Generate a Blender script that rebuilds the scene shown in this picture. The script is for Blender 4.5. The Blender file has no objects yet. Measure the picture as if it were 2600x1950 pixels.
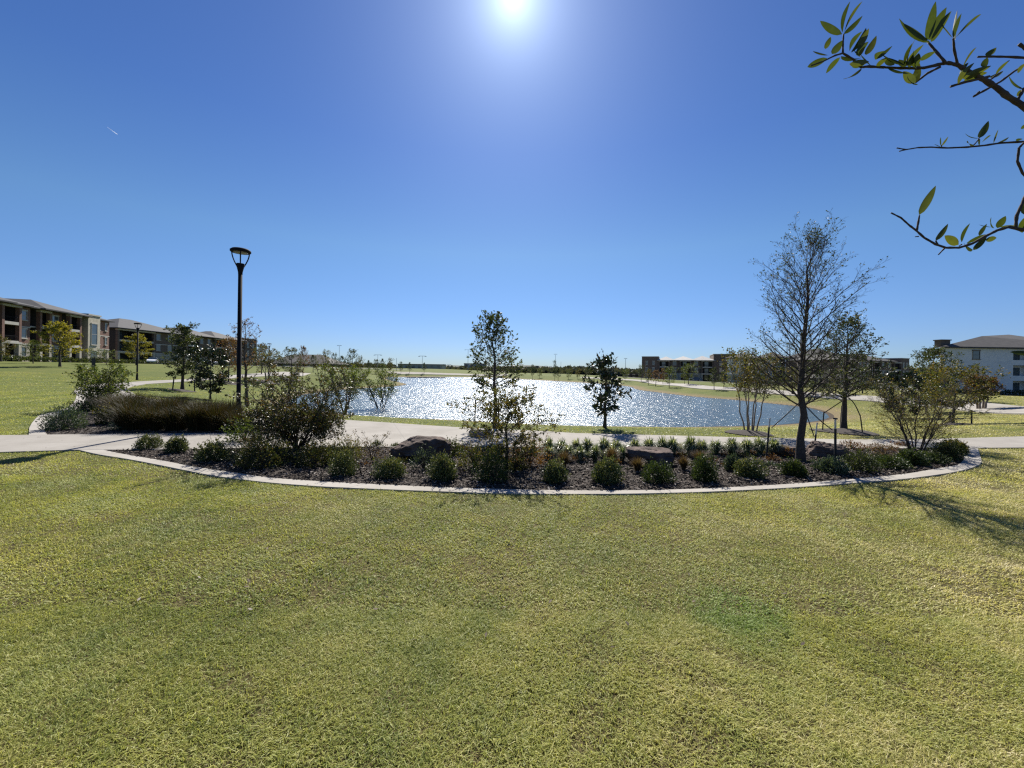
import bpy, bmesh, math, random
import numpy as np
from mathutils import Vector, Matrix
from mathutils.geometry import delaunay_2d_cdt

sc = bpy.context.scene
# ------------------------------------------------------------------ camera
F, CX, HY, EYE = 1000.0, 1300.0, 940.0, 1.6        # focal length and horizon in pixels of a 2600 px wide picture
ROLL = math.radians(0.8)
cam = bpy.data.cameras.new('camera'); camo = bpy.data.objects.new('camera', cam)
sc.collection.objects.link(camo); sc.camera = camo
cam.sensor_width = 36; cam.lens = 36 * F / 2600; cam.shift_y = -35 / 2600
cam.clip_start = 0.02; cam.clip_end = 20000
_r = Vector((math.cos(ROLL), 0, math.sin(ROLL))); _u = Vector((-math.sin(ROLL), 0, math.cos(ROLL)))
camo.matrix_world = Matrix(((_r.x, _u.x, 0, 0), (_r.y, _u.y, -1, 0), (_r.z, _u.z, 0, EYE), (0, 0, 0, 1)))
# ------------------------------------------------------------------ light
SUN_EL, SUN_AZ = math.radians(43.5), math.radians(-0.6)     # azimuth from +Y towards +X
sund = Vector((math.sin(SUN_AZ) * math.cos(SUN_EL), math.cos(SUN_AZ) * math.cos(SUN_EL), math.sin(SUN_EL)))
sl = bpy.data.lights.new('sun', 'SUN'); sl.energy = 5.0; sl.angle = math.radians(0.5); sl.color = (1.0, 0.95, 0.86)
so = bpy.data.objects.new('sun', sl); sc.collection.objects.link(so)
so.rotation_euler = (-sund).to_track_quat('-Z', 'Y').to_euler()
w = bpy.data.worlds.new('World'); sc.world = w; w.use_nodes = True
nt = w.node_tree; nt.nodes.clear()
N = nt.nodes.new; Lk = nt.links.new
out = N('ShaderNodeOutputWorld'); bg = N('ShaderNodeBackground'); sky = N('ShaderNodeTexSky')
sky.sky_type = 'NISHITA'; sky.sun_disc = False; sky.sun_elevation = SUN_EL; sky.sun_rotation = SUN_AZ
sky.air_density = 1.0; sky.dust_density = 0.3; sky.ozone_density = 2.0; sky.altitude = 200
hs = N('ShaderNodeHueSaturation'); hs.inputs['Saturation'].default_value = 1.1; hs.inputs['Value'].default_value = 1.0
Lk(sky.outputs[0], hs.inputs['Color'])
# bright aureole of air round the sun
tc = N('ShaderNodeTexCoord'); dot = N('ShaderNodeVectorMath'); dot.operation = 'DOT_PRODUCT'
nrm = N('ShaderNodeVectorMath'); nrm.operation = 'NORMALIZE'
Lk(tc.outputs['Generated'], nrm.inputs[0]); Lk(nrm.outputs[0], dot.inputs[0]); dot.inputs[1].default_value = sund
ang = N('ShaderNodeMath'); ang.operation = 'ARCCOSINE'; Lk(dot.outputs['Value'], ang.inputs[0])
def mth(op, a, b):
    n = N('ShaderNodeMath'); n.operation = op
    for i, v in enumerate((a, b)):
        if v is None: continue
        if isinstance(v, (int, float)): n.inputs[i].default_value = v
        else: Lk(v, n.inputs[i])
    return n.outputs[0]
a1 = mth('EXPONENT', mth('MULTIPLY', ang.outputs[0], -1 / math.radians(2.3)), None)
a2 = mth('EXPONENT', mth('MULTIPLY', ang.outputs[0], -1 / math.radians(6.5)), None)
au = mth('ADD', mth('MULTIPLY', a1, 13.0), mth('MULTIPLY', a2, 2.6))
aum = N('ShaderNodeMix'); aum.data_type = 'RGBA'; aum.blend_type = 'ADD'; aum.inputs['Factor'].default_value = 1.0
auc = N('ShaderNodeVectorMath'); auc.operation = 'SCALE'; auc.inputs[0].default_value = (0.76, 0.90, 1.0); Lk(au, auc.inputs['Scale'])
sz = N('ShaderNodeSeparateXYZ'); Lk(nrm.outputs[0], sz.inputs[0])
hr = N('ShaderNodeValToRGB'); Lk(sz.outputs['Z'], hr.inputs[0]); el = hr.color_ramp.elements
for _ in range(3): el.new(.5)
for e_, (p_, c_) in zip(el, [(0.0, (.50,.70,1.15)), (.07, (.55,.71,1.11)), (.28, (.71,.90,1.09)), (.48, (.55,.75,1.11)), (1.0, (.48,.65,1.08))]): e_.position = p_; e_.color = (*c_, 1)
hm = N('ShaderNodeMix'); hm.data_type = 'RGBA'; hm.blend_type = 'MULTIPLY'; hm.inputs['Factor'].default_value = 1.0
Lk(hs.outputs[0], hm.inputs['A']); Lk(hr.outputs[0], hm.inputs['B'])
Lk(hm.outputs['Result'], aum.inputs['A']); Lk(auc.outputs[0], aum.inputs['B'])
# clear dry air brightens and pales towards the horizon
Lk(aum.outputs['Result'], bg.inputs['Color']); bg.inputs['Strength'].default_value = 0.05
Lk(bg.outputs[0], out.inputs[0])
vs = sc.view_settings; vs.view_transform = 'Standard'; vs.look = 'None'; vs.exposure = 0.9; vs.gamma = 1.0; vs.use_curve_mapping = False
sc.render.engine = 'CYCLES'
cy = sc.cycles; cy.max_bounces = 8; cy.diffuse_bounces = 3; cy.glossy_bounces = 3; cy.transparent_max_bounces = 8
cy.sample_clamp_direct = 14; cy.sample_clamp_indirect = 4; cy.caustics_reflective = False; cy.caustics_refractive = False
cy.use_denoising = False; cy.use_adaptive_sampling = False
try: cy.pixel_filter_type = 'BLACKMAN_HARRIS'; cy.filter_width = 1.3
except Exception: pass

# ------------------------------------------------------------------ helpers
COL = sc.collection
rng = np.random.default_rng(7); random.seed(7)
def ray(px, py):
    a = (px - CX) / F; b = (HY - py) / F
    return np.array([a * math.cos(ROLL) - b * math.sin(ROLL), 1.0, a * math.sin(ROLL) + b * math.cos(ROLL)])
def at(px, py, Y):
    d = ray(px, py); return np.array([d[0] * Y, Y, EYE + d[2] * Y])
def hitz(px, py, z):
    d = ray(px, py); t = (z - EYE) / d[2]; return d[:2] * t
def S(t): t = np.clip(t, 0, 1); return t * t * (3 - 2 * t)
WATER = -1.1
pond_px = [(727,1021),(757,1004),(809,996),(870,989),(940,985),(1005,981),(1040,976),(1010,970),(985,964),(975,958),(1005,957),(1100,957),(1240,958),(1320,963),(1420,968),
 (1504,973),(1571,978),(1608,983),(1612,989),(1675,997),(1764,1008),(1865,1015),(1960,1025),(2049,1034),(2097,1047),(2112,1060),(2085,1069),(2010,1077),(1930,1082),
 (1800,1084),(1713,1085),(1560,1083),(1460,1082),(1351,1078),(1240,1072),(1160,1067),(1050,1063),(922,1057),(854,1050),(800,1044),(745,1036)]
pond = np.array([hitz(x, y, WATER) for x, y in pond_px])
def smooth_closed(P, it=2):
    for _ in range(it):
        Q = np.empty((len(P) * 2, 2)); n = np.roll(P, -1, 0)
        Q[0::2] = P * .75 + n * .25; Q[1::2] = P * .25 + n * .75; P = Q
    return P
pond = smooth_closed(pond, 2)
def inside(P, x, y):
    x = np.asarray(x, float); y = np.asarray(y, float); r = np.zeros(x.shape, bool)
    n = len(P)
    for i in range(n):
        x0, y0 = P[i]; x1, y1 = P[(i + 1) % n]
        if y0 == y1: continue
        c = ((y0 > y) != (y1 > y)) & (x < (x1 - x0) * (y - y0) / (y1 - y0) + x0)
        r ^= c
    return r
def pdist(P, x, y, closed=True):
    x = np.asarray(x, float); y = np.asarray(y, float); d = np.full(x.shape, 1e9)
    n = len(P)
    for i in range(n if closed else n - 1):
        a = P[i]; b = P[(i + 1) % n]; e = b - a; L2 = max(e @ e, 1e-9)
        t = np.clip(((x - a[0]) * e[0] + (y - a[1]) * e[1]) / L2, 0, 1)
        d = np.minimum(d, (x - a[0] - t * e[0]) ** 2 + (y - a[1] - t * e[1]) ** 2)
    return np.sqrt(d)
def Hb(x, y):
    return 1.9 * S((-x - 10) / 75) * S((y - 8) / 50) - 2.2 * S((x - 15) / 85) * S((y - 15) / 60)
def H(x, y):
    x = np.asarray(x, float); y = np.asarray(y, float)
    d = pdist(pond, x, y); ins = inside(pond, x, y)
    b = Hb(x, y); t = np.clip(d / 8.0, 0, 1) ** 1.25
    o = WATER + 0.02 + (b - WATER - 0.02) * t
    return np.where(ins, WATER - 0.6 * np.clip(d / 2.0, 0, 1) + 0.02, o)
def hit(px, py):
    d = ray(px, py); o = np.array([0, 0, EYE])
    ts = np.concatenate([np.arange(1, 60, .25), np.arange(60, 700, 1.0)])
    z = o[2] + d[2] * ts - H(d[0] * ts, d[1] * ts)
    k = np.argmax(z < 0)
    if not (z < 0).any(): return np.array([d[0] * 400, 400, float(H(d[0]*400, 400))])
    lo, hi = ts[max(k - 1, 0)], ts[k]
    for _ in range(12):
        m = (lo + hi) / 2
        if EYE + d[2] * m - float(H(d[0] * m, m)) < 0: hi = m
        else: lo = m
    return np.array([d[0] * hi, hi, float(H(d[0] * hi, hi))])

def node_mat(name):
    m = bpy.data.materials.new(name); m.use_nodes = True; t = m.node_tree; t.nodes.clear()
    return m, t
def link_out(t, sh, disp=None):
    o = t.nodes.new('ShaderNodeOutputMaterial'); t.links.new(sh, o.inputs[0])
def ramp(t, fac, cols):
    r = t.nodes.new('ShaderNodeValToRGB'); e = r.color_ramp.elements
    while len(e) < len(cols): e.new(0.5)
    for k, (p, c) in enumerate(cols): e[k].position = p; e[k].color = (*c, 1)
    t.links.new(fac, r.inputs[0]); return r.outputs[0]
def noise(t, scale, detail=4, rough=.6, vec=None, dim='3D'):
    n = t.nodes.new('ShaderNodeTexNoise'); n.inputs['Scale'].default_value = scale; n.inputs['Detail'].default_value = detail
    n.inputs['Roughness'].default_value = rough
    if vec is None:
        g = t.nodes.new('ShaderNodeNewGeometry'); vec = g.outputs['Position']
    t.links.new(vec, n.inputs['Vector']); return n.outputs['Fac']
def mixc(t, f, a, b, mode='MIX'):
    m = t.nodes.new('ShaderNodeMix'); m.data_type = 'RGBA'; m.blend_type = mode
    for s, v in (('Factor', f), ('A', a), ('B', b)):
        if isinstance(v, (int, float)): m.inputs[s].default_value = v
        elif isinstance(v, tuple): m.inputs[s].default_value = (*v, 1)
        else: t.links.new(v, m.inputs[s])
    return m.outputs['Result']
def tmath(t, op, a, b=None):
    n = t.nodes.new('ShaderNodeMath'); n.operation = op
    for i, v in enumerate((a, b)):
        if v is None: continue
        if isinstance(v, (int, float)): n.inputs[i].default_value = v
        else: t.links.new(v, n.inputs[i])
    return n.outputs[0]
def bump(t, h, strength, dist):
    b = t.nodes.new('ShaderNodeBump'); b.inputs['Strength'].default_value = strength; b.inputs['Distance'].default_value = dist
    t.links.new(h, b.inputs['Height']); return b.outputs[0]
def principled(t, col, rough=.8, normal=None, metal=0, spec=.5):
    p = t.nodes.new('ShaderNodeBsdfPrincipled')
    if isinstance(col, tuple): p.inputs['Base Color'].default_value = (*col, 1)
    else: t.links.new(col, p.inputs['Base Color'])
    if isinstance(rough, (int, float)): p.inputs['Roughness'].default_value = rough
    else: t.links.new(rough, p.inputs['Roughness'])
    p.inputs['Metallic'].default_value = metal; p.inputs['Specular IOR Level'].default_value = spec
    if normal is not None: t.links.new(normal, p.inputs['Normal'])
    return p.outputs[0]
def simple(name, a, b, scale=6, rough=.8, bs=.3, bd=.01, metal=0, spec=.4, det=5):
    m, t = node_mat(name); n = noise(t, scale, det)
    c = ramp(t, n, [(.3, a), (.7, b)])
    link_out(t, principled(t, c, rough, bump(t, n, bs, bd), metal, spec)); return m
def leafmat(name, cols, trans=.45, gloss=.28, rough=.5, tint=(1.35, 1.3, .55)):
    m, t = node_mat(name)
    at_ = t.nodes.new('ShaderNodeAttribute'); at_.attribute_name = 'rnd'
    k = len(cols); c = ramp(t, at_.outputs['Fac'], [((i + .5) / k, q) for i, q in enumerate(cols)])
    p = principled(t, c, rough, spec=gloss)
    tr = t.nodes.new('ShaderNodeBsdfTranslucent'); t.links.new(mixc(t, 1.0, c, tint, 'MULTIPLY'), tr.inputs[0])
    mx = t.nodes.new('ShaderNodeMixShader'); mx.inputs[0].default_value = trans
    t.links.new(p, mx.inputs[1]); t.links.new(tr.outputs[0], mx.inputs[2]); link_out(t, mx.outputs[0]); return m

class MB:
    """collects vertices and faces, makes ONE mesh object"""
    def __init__(s): s.v = []; s.f = []; s.n = 0; s.mi = []; s.rnd = []
    def add(s, v, f, mi=0, rnd=0.0):
        v = np.asarray(v, float).reshape(-1, 3)
        s.v.append(v); s.rnd.append(np.full(len(v), rnd) if np.isscalar(rnd) else np.asarray(rnd))
        for q in f: s.f.append([i + s.n for i in q]); s.mi.append(mi)
        s.n += len(v)
    def addarr(s, v, f, rnd, mi=0):           # f: (k,m) int array
        v = np.asarray(v, float).reshape(-1, 3); s.v.append(v); s.rnd.append(np.asarray(rnd, float))
        s.f.append((np.asarray(f) + s.n, mi)); s.n += len(v)
    def box(s, x0, x1, y0, y1, z0, z1, mi=0, M=None):
        v = np.array([(x, y, z) for z in (z0, z1) for y in (y0, y1) for x in (x0, x1)], float)
        if M is not None: v = v @ M[:3, :3].T + M[:3, 3]
        s.add(v, [(0,2,3,1),(4,5,7,6),(0,1,5,4),(2,6,7,3),(0,4,6,2),(1,3,7,5)], mi)
    def tube(s, P, R, k=6, cap=True, mi=0, rnd=0.0):
        P = np.asarray(P, float); n = len(P); R = np.broadcast_to(np.asarray(R, float), (n,))
        T = np.gradient(P, axis=0); T /= np.maximum(np.linalg.norm(T, axis=1, keepdims=True), 1e-9)
        ref = np.array([0.31, 0.17, 0.93]) if abs(T[0] @ np.array([.31, .17, .93])) < .9 else np.array([1., 0, 0])
        A = np.cross(T, ref); A /= np.maximum(np.linalg.norm(A, axis=1, keepdims=True), 1e-9); B = np.cross(T, A)
        th = np.arange(k) / k * 2 * math.pi
        V = P[:, None] + R[:, None, None] * (A[:, None] * np.cos(th)[None, :, None] + B[:, None] * np.sin(th)[None, :, None])
        i = np.arange(n - 1)[:, None] * k; j = np.arange(k)[None]; j2 = (j + 1) % k
        f = np.stack([i + j, i + j2, i + k + j2, i + k + j], -1).reshape(-1, 4)
        s.addarr(V.reshape(-1, 3), f, np.full(n * k, rnd), mi)
        if cap: s.f.append([s.n - n * k + q for q in range(k)][::-1]); s.mi.append(mi); s.f.append([s.n - k + q for q in range(k)]); s.mi.append(mi)
    def lathe(s, prof, k=24, mi=0, c=(0, 0, 0)):
        V = [(c[0] + r * math.cos(2*math.pi*j/k), c[1] + r * math.sin(2*math.pi*j/k), c[2] + z) for r, z in prof for j in range(k)]
        f = [(i*k+j, i*k+(j+1)%k, (i+1)*k+(j+1)%k, (i+1)*k+j) for i in range(len(prof)-1) for j in range(k)]
        f.append(tuple(range(k))[::-1]); f.append(tuple((len(prof)-1)*k+j for j in range(k))); s.add(V, f, mi)
    def mesh(s, name, mats, smooth=False):
        me = bpy.data.meshes.new(name)
        V = np.concatenate(s.v) if s.v else np.zeros((0, 3))
        idx = []; cnt = []; mi = []; q = 0
        for e in s.f:
            if isinstance(e, tuple) and isinstance(e[0], np.ndarray):
                a, m_ = e; idx.append(a.reshape(-1)); cnt.append(np.full(len(a), a.shape[1])); mi.append(np.full(len(a), m_))
            else:
                idx.append(np.array(e)); cnt.append(np.array([len(e)])); mi.append(np.array([s.mi[q]])); q += 1
        if not idx: return me
        idx = np.concatenate(idx); cnt = np.concatenate(cnt); mi = np.concatenate(mi)
        me.vertices.add(len(V)); me.vertices.foreach_set('co', V.astype(np.float32).ravel())
        me.loops.add(len(idx)); me.loops.foreach_set('vertex_index', idx.astype(np.int32))
        me.polygons.add(len(cnt)); st = np.concatenate([[0], np.cumsum(cnt)[:-1]])
        me.polygons.foreach_set('loop_start', st.astype(np.int32)); me.polygons.foreach_set('material_index', mi.astype(np.int32))
        me.polygons.foreach_set('use_smooth', np.full(len(cnt), bool(smooth)))
        R = np.concatenate(s.rnd)
        if R.any():
            a = me.attributes.new('rnd', 'FLOAT', 'POINT'); a.data.foreach_set('value', R.astype(np.float32))
        for m in (mats if isinstance(mats, (list, tuple)) else [mats]): me.materials.append(m)
        me.update(calc_edges=True); return me
    def build(s, name, mats, parent=None, smooth=False, loc=None):
        o = bpy.data.objects.new(name, s.mesh(name, mats, smooth)); COL.objects.link(o)
        if parent is not None: o.parent = parent
        if loc is not None: o.location = loc
        return o
LABELS = {}
def tag(o, label=None, cat=None, group=None, kind=None):
    if label: o['label'] = label
    if cat: o['category'] = cat
    if group: o['group'] = group
    if kind: o['kind'] = kind
    return o
def empty(name, loc, label, cat, group=None, rz=0):
    o = bpy.data.objects.new(name, None); COL.objects.link(o); o.empty_display_size = .2
    o.location = [float(c) for c in loc]; o.rotation_euler.z = rz
    return tag(o, label, cat, group)
def copy_tree(o, parent=None):
    c = o.copy(); COL.objects.link(c)
    if parent is not None: c.parent = parent
    for ch in list(o.children): copy_tree(ch, c)
    return c

# ------------------------------------------------------------------ materials
M = {}
M['bark'] = simple('bark', (.035,.027,.022), (.085,.067,.053), 30, .9, .8, .01)
M['bark_pale'] = simple('bark_pale', (.16,.13,.10), (.28,.23,.18), 22, .85, .5, .01)
M['leaf_oak'] = leafmat('leaf_oak', [(.030,.045,.020),(.048,.066,.026),(.070,.080,.034)], .35)
M['leaf_live'] = leafmat('leaf_live', [(.026,.045,.012),(.042,.066,.018),(.08,.10,.03)], .22, .35, .45)
M['leaf_green'] = leafmat('leaf_green', [(.035,.062,.014),(.065,.095,.022),(.11,.12,.03)], .45)
M['leaf_bush'] = leafmat('leaf_bush', [(.024,.036,.012),(.042,.055,.018),(.075,.075,.026),(.09,.055,.024)], .32, .4, .42)
M['leaf_mag'] = leafmat('leaf_mag', [(.012,.028,.010),(.02,.04,.014),(.05,.04,.02)], .12, .45, .36)
M['leaf_olive'] = leafmat('leaf_olive', [(.05,.065,.02),(.085,.088,.028),(.13,.095,.03)], .45)
M['leaf_yellow'] = leafmat('leaf_yellow', [(.14,.145,.025),(.20,.185,.03),(.25,.215,.04)], .45)
M['leaf_red'] = leafmat('leaf_red', [(.09,.045,.025),(.14,.065,.03),(.10,.075,.03)], .4)
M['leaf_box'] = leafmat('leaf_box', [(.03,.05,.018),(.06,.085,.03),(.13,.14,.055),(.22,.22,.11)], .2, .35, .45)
M['leaf_juni'] = leafmat('leaf_juni', [(.04,.065,.04),(.07,.10,.065),(.11,.14,.09)], .2)
M['leaf_rust'] = leafmat('leaf_rust', [(.12,.05,.02),(.16,.08,.03),(.12,.11,.03)], .4)
M['grass_dark'] = leafmat('grass_dark', [(.020,.024,.009),(.035,.033,.012),(.055,.036,.018)], .25, .15, .6)
M['grass_brown'] = leafmat('grass_brown', [(.085,.055,.032),(.14,.10,.06),(.075,.05,.032)], .3, .2, .6)
M['turf_stripe'] = leafmat('turf_stripe', [(.04,.07,.02),(.09,.13,.05),(.42,.42,.26)], .4, .45, .35, (1.2,1.2,.7))
M['flower_dry'] = leafmat('flower_dry', [(.10,.06,.04),(.16,.11,.07),(.07,.06,.03)], .3)
M['metal_black'] = simple('metal_black', (.008,.008,.01), (.014,.014,.016), 40, .8, .1, .002, .0, .12)
M['metal_grey'] = simple('metal_grey', (.35,.35,.36), (.5,.5,.5), 40, .4, .1, .002, .7, .5)
M['lens'] = simple('lens', (.16,.16,.16), (.22,.22,.22), 10, .3, .05, .002)
M['strap'] = simple('strap', (.012,.012,.012), (.03,.03,.03), 50, .8)
M['white_paint'] = simple('white_paint', (.75,.76,.78), (.8,.8,.82), 3, .25, .02, .002)
M['dark_paint'] = simple('dark_paint', (.02,.022,.028), (.03,.032,.04), 3, .25, .02, .002)
M['blue_paint'] = simple('blue_paint', (.03,.06,.14), (.04,.08,.18), 3, .25, .02, .002)
M['rubber'] = simple('rubber', (.012,.012,.012), (.02,.02,.02), 20, .8)
M['roof'] = simple('roof', (.028,.028,.03), (.05,.049,.05), 1.2, .8, .3, .03, det=8)
M['roof_pale'] = simple('roof_pale', (.30,.29,.27), (.42,.41,.39), 1.2, .7, .2, .03)
M['roof_dark'] = simple('roof_dark', (.05,.046,.045), (.085,.08,.075), 1.2, .85, .3, .03, det=8)
M['stone'] = simple('stone', (.32,.29,.23), (.44,.40,.32), 1.8, .85, .6, .03, det=8)
M['trim'] = simple('trim', (.34,.32,.28), (.44,.41,.36), 1.5, .7, .1, .01)
M['fascia'] = simple('fascia', (.14,.12,.10), (.18,.15,.13), 2, .7)
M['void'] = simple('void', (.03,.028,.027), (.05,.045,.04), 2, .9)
def brickmat(name, a, b, mortar, sc_=1.0):
    m, t = node_mat(name); g = t.nodes.new('ShaderNodeTexCoord')
    mp = t.nodes.new('ShaderNodeMapping'); mp.inputs['Rotation'].default_value = (math.radians(90), 0, 0)
    # x+y along the wall so both wall directions carry the courses
    sx = t.nodes.new('ShaderNodeSeparateXYZ'); t.links.new(g.outputs['Object'], sx.inputs[0])
    cb = t.nodes.new('ShaderNodeCombineXYZ'); t.links.new(tmath(t, 'ADD', sx.outputs[0], sx.outputs[1]), cb.inputs[0]); t.links.new(sx.outputs[2], cb.inputs[1])
    bt = t.nodes.new('ShaderNodeTexBrick'); bt.inputs['Scale'].default_value = 1.0 * sc_
    bt.inputs['Brick Width'].default_value = .42; bt.inputs['Row Height'].default_value = .15; bt.inputs['Mortar Size'].default_value = .012
    bt.inputs['Color1'].default_value = (*a, 1); bt.inputs['Color2'].default_value = (*b, 1); bt.inputs['Mortar'].default_value = (*mortar, 1)
    t.links.new(cb.outputs[0], bt.inputs['Vector'])
    n = noise(t, .6, 5)
    c = mixc(t, .5, bt.outputs['Color'], ramp(t, n, [(.3, (.75,.75,.75)), (.7, (1.15,1.12,1.1))]), 'MULTIPLY')
    c2 = mixc(t, .6, bt.outputs['Color'], c)
    link_out(t, principled(t, c2, .9, bump(t, bt.outputs['Fac'], .3, -.01))); return m
M['brick_red'] = brickmat('brick_red', (.13,.06,.042), (.18,.088,.06), (.18,.15,.13))
M['brick_brown'] = brickmat('brick_brown', (.09,.065,.05), (.13,.09,.07), (.16,.14,.12))
M['brick_white'] = brickmat('brick_white', (.76,.745,.73), (.66,.65,.64), (.50,.49,.48))
m, t = node_mat('glass'); n = noise(t, .3, 2)
link_out(t, principled(t, ramp(t, n, [(.4, (.02,.03,.035)), (.6, (.06,.08,.09))]), .06, None, 0, .9)); M['glass'] = m
# ------------------------------------------------------------------ setting outlines (world metres)
def W(pts): return np.array([hit(x, y)[:2] for x, y in pts])
front = [(-500,1153),(-150,1152),(0,1151),(200,1145),(339,1145),(485,1143),(908,1137),(1500,1138),(1950,1140),(2200,1141),(2450,1140),(2600,1139),(3100,1137)]
back = [(3100,1106),(2800,1107),(2600,1110),(2325,1118),(2155,1118),(1850,1112),(1710,1108),(1460,1102),(1382,1097),(1150,1086),(1060,1080),(972,1074),(877,1068)]
loop_in = [(690,1103),(650,1078),(570,1058),(480,1040),(380,1024),(300,1014),(221,1006)]
loop_out = [(877,1068),(760,1060),(641,1049),(560,1040),(438,1022),(377,1012.6),(345,1004.5),(329,994),(321,988),(336,982),(370,976),(480,968.5),(600,960.5),(680,955),(770,955)]
loop_top = [(790,948),(720,944),(655,948),(560,955.5),(480,963),(356,969),(316,972),(260,975),(227,978),(200,985),(187,994),(195,1002)]
main_path = W(front + back + [(690,1103),(500,1102),(411,1103),(0,1107.5),(-500,1110)])
loop_path = W(loop_in[::-1] + [(877,1068)][:0] + [(690,1103)][:0] + loop_out[:1] + loop_out[1:] + loop_top)
# (loop_in reversed starts at 221,1006 and ends at 690,1103)
kerb_up_out = W([(73,1107),(74,1094),(75,1087),(85,1071),(104,1055),(142,1046),(175,1034),(190,1018),(195,1003)])
kerb_up_in = W([(120,1106),(113,1093),(119,1074),(136,1062),(165,1051),(200,1038),(213,1022),(221,1006)])
kerb_out = W([(200,1145),(247,1156),(327,1169),(400,1183),(469,1197),(548,1212),(675,1228),(801,1238),(900,1243),(1071,1250),(1300,1257),(1540,1258),(1730,1254.5),(1850,1250),(2020,1241),(2189,1228),(2308,1218),(2426,1201),(2477,1187),(2492,1175),(2487,1155),(2483,1141)])
kerb_in = W([(262,1145),(295,1152),(327,1158),(421,1174),(485,1187),(580,1201),(675,1215),(770,1223),(865,1229),(1015,1236),(1100,1240),(1350,1247.5),(1540,1249),(1700,1247),(1850,1241),(2020,1231),(2200,1216),(2300,1206),(2359,1196),(2426,1184),(2445,1172),(2448,1155),(2445,1141)])
def resample(P, n, closed=False):
    P = np.asarray(P, float); Q = np.vstack([P, P[:1]]) if closed else P
    # Catmull-Rom then arc-length sampling
    out_ = []
    for i in range(len(Q) - 1):
        p0 = Q[i - 1] if i > 0 else 2 * Q[0] - Q[1]; p1, p2 = Q[i], Q[i + 1]; p3 = Q[i + 2] if i + 2 < len(Q) else 2 * Q[-1] - Q[-2]
        for s_ in np.linspace(0, 1, 12, endpoint=False):
            out_.append(.5 * (2*p1 + (p2-p0)*s_ + (2*p0-5*p1+4*p2-p3)*s_**2 + (3*p1-p0-3*p2+p3)*s_**3))
    out_.append(Q[-1]); C = np.array(out_); d = np.concatenate([[0], np.cumsum(np.linalg.norm(np.diff(C, axis=0), axis=1))])
    u = np.linspace(0, d[-1], n); return np.stack([np.interp(u, d, C[:, 0]), np.interp(u, d, C[:, 1])], 1)
def poly_sm(P, step=.25):
    L = sum(np.linalg.norm(P[(i+1) % len(P)] - P[i]) for i in range(len(P))); out_ = []
    for i in range(len(P)):
        a, b = P[i], P[(i + 1) % len(P)]; k = max(1, int(np.linalg.norm(b - a) / step))
        for j in range(k): out_.append(a + (b - a) * j / k)
    return np.array(out_)
bed_low = np.vstack([kerb_in, W([(2445,1141),(2200,1142),(1950,1141),(1500,1139),(908,1138),(485,1144),(339,1146),(262,1145)])[1:-1]])
bed_up = np.vstack([kerb_up_in, W(loop_in[::-1])[1:], W([(690,1103),(500,1102),(411,1103),(120,1106)])[1:-1]])
def drape(name, P, step, zoff, mat, thick=0.0, grid=None, Hf=H):
    P = poly_sm(np.asarray(P), step); P = P[np.concatenate([[True], np.linalg.norm(np.diff(P, axis=0), axis=1) > 1e-3])]
    x0, y0 = P.min(0); x1, y1 = P.max(0); g = grid or step * 1.5
    X, Y = np.meshgrid(np.arange(x0, x1, g), np.arange(y0, y1, g)); X = X.ravel(); Y = Y.ravel()
    k = inside(P, X, Y); X, Y = X[k], Y[k]; k = pdist(P, X, Y) > g * .35; X, Y = X[k], Y[k]
    pts = [Vector(p) for p in P] + [Vector((a, b)) for a, b in zip(X, Y)]; n = len(P)
    vv, ee, ff, *_ = delaunay_2d_cdt(pts, [(i, (i + 1) % n) for i in range(n)], [], 1, 1e-4)
    V = np.array([(v.x, v.y) for v in vv]); Z = Hf(V[:, 0], V[:, 1]) + zoff
    mb = MB(); mb.add(np.column_stack([V, Z]), [])
    F_ = []
    for f in ff:
        c = V[list(f)].mean(0)
        a = V[list(f)]
        F_.append(f if (a[1]-a[0])[0]*(a[2]-a[0])[1]-(a[1]-a[0])[1]*(a[2]-a[0])[0] > 0 else f[::-1])
    mb2 = MB(); mb2.add(np.column_stack([V, Z]), F_)
    if thick:
        m_ = len(P); Zp = Hf(P[:, 0], P[:, 1]) + zoff
        top = np.column_stack([P, Zp]); bot = np.column_stack([P, Zp - thick])
        mb2.add(np.vstack([top, bot]), [(i, (i+1) % m_, m_ + (i+1) % m_, m_ + i) for i in range(m_)])
    o = mb2.build(name, mat); tag(o, kind='structure'); return o
def ribbon(name, C, width, zoff, mat, n=120):
    C = resample(C, n); T = np.gradient(C, axis=0); T /= np.linalg.norm(T, axis=1, keepdims=True); Nn = np.column_stack([-T[:, 1], T[:, 0]])
    offs = np.linspace(-.5, .5, 5) * width; V = []; 
    for k in offs: Q = C + Nn * k; V.append(np.column_stack([Q, H(Q[:, 0], Q[:, 1]) + zoff]))
    V.insert(0, V[0] - [0, 0, .25]); V.append(V[-1] - [0, 0, .25])
    f = [(j*n+i, j*n+i+1, (j+1)*n+i+1, (j+1)*n+i) for j in range(len(V)-1) for i in range(n-1)]
    mb = MB(); mb.add(np.vstack(V), [q[::-1] for q in f]); o = mb.build(name, mat); tag(o, kind='structure'); return o

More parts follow.
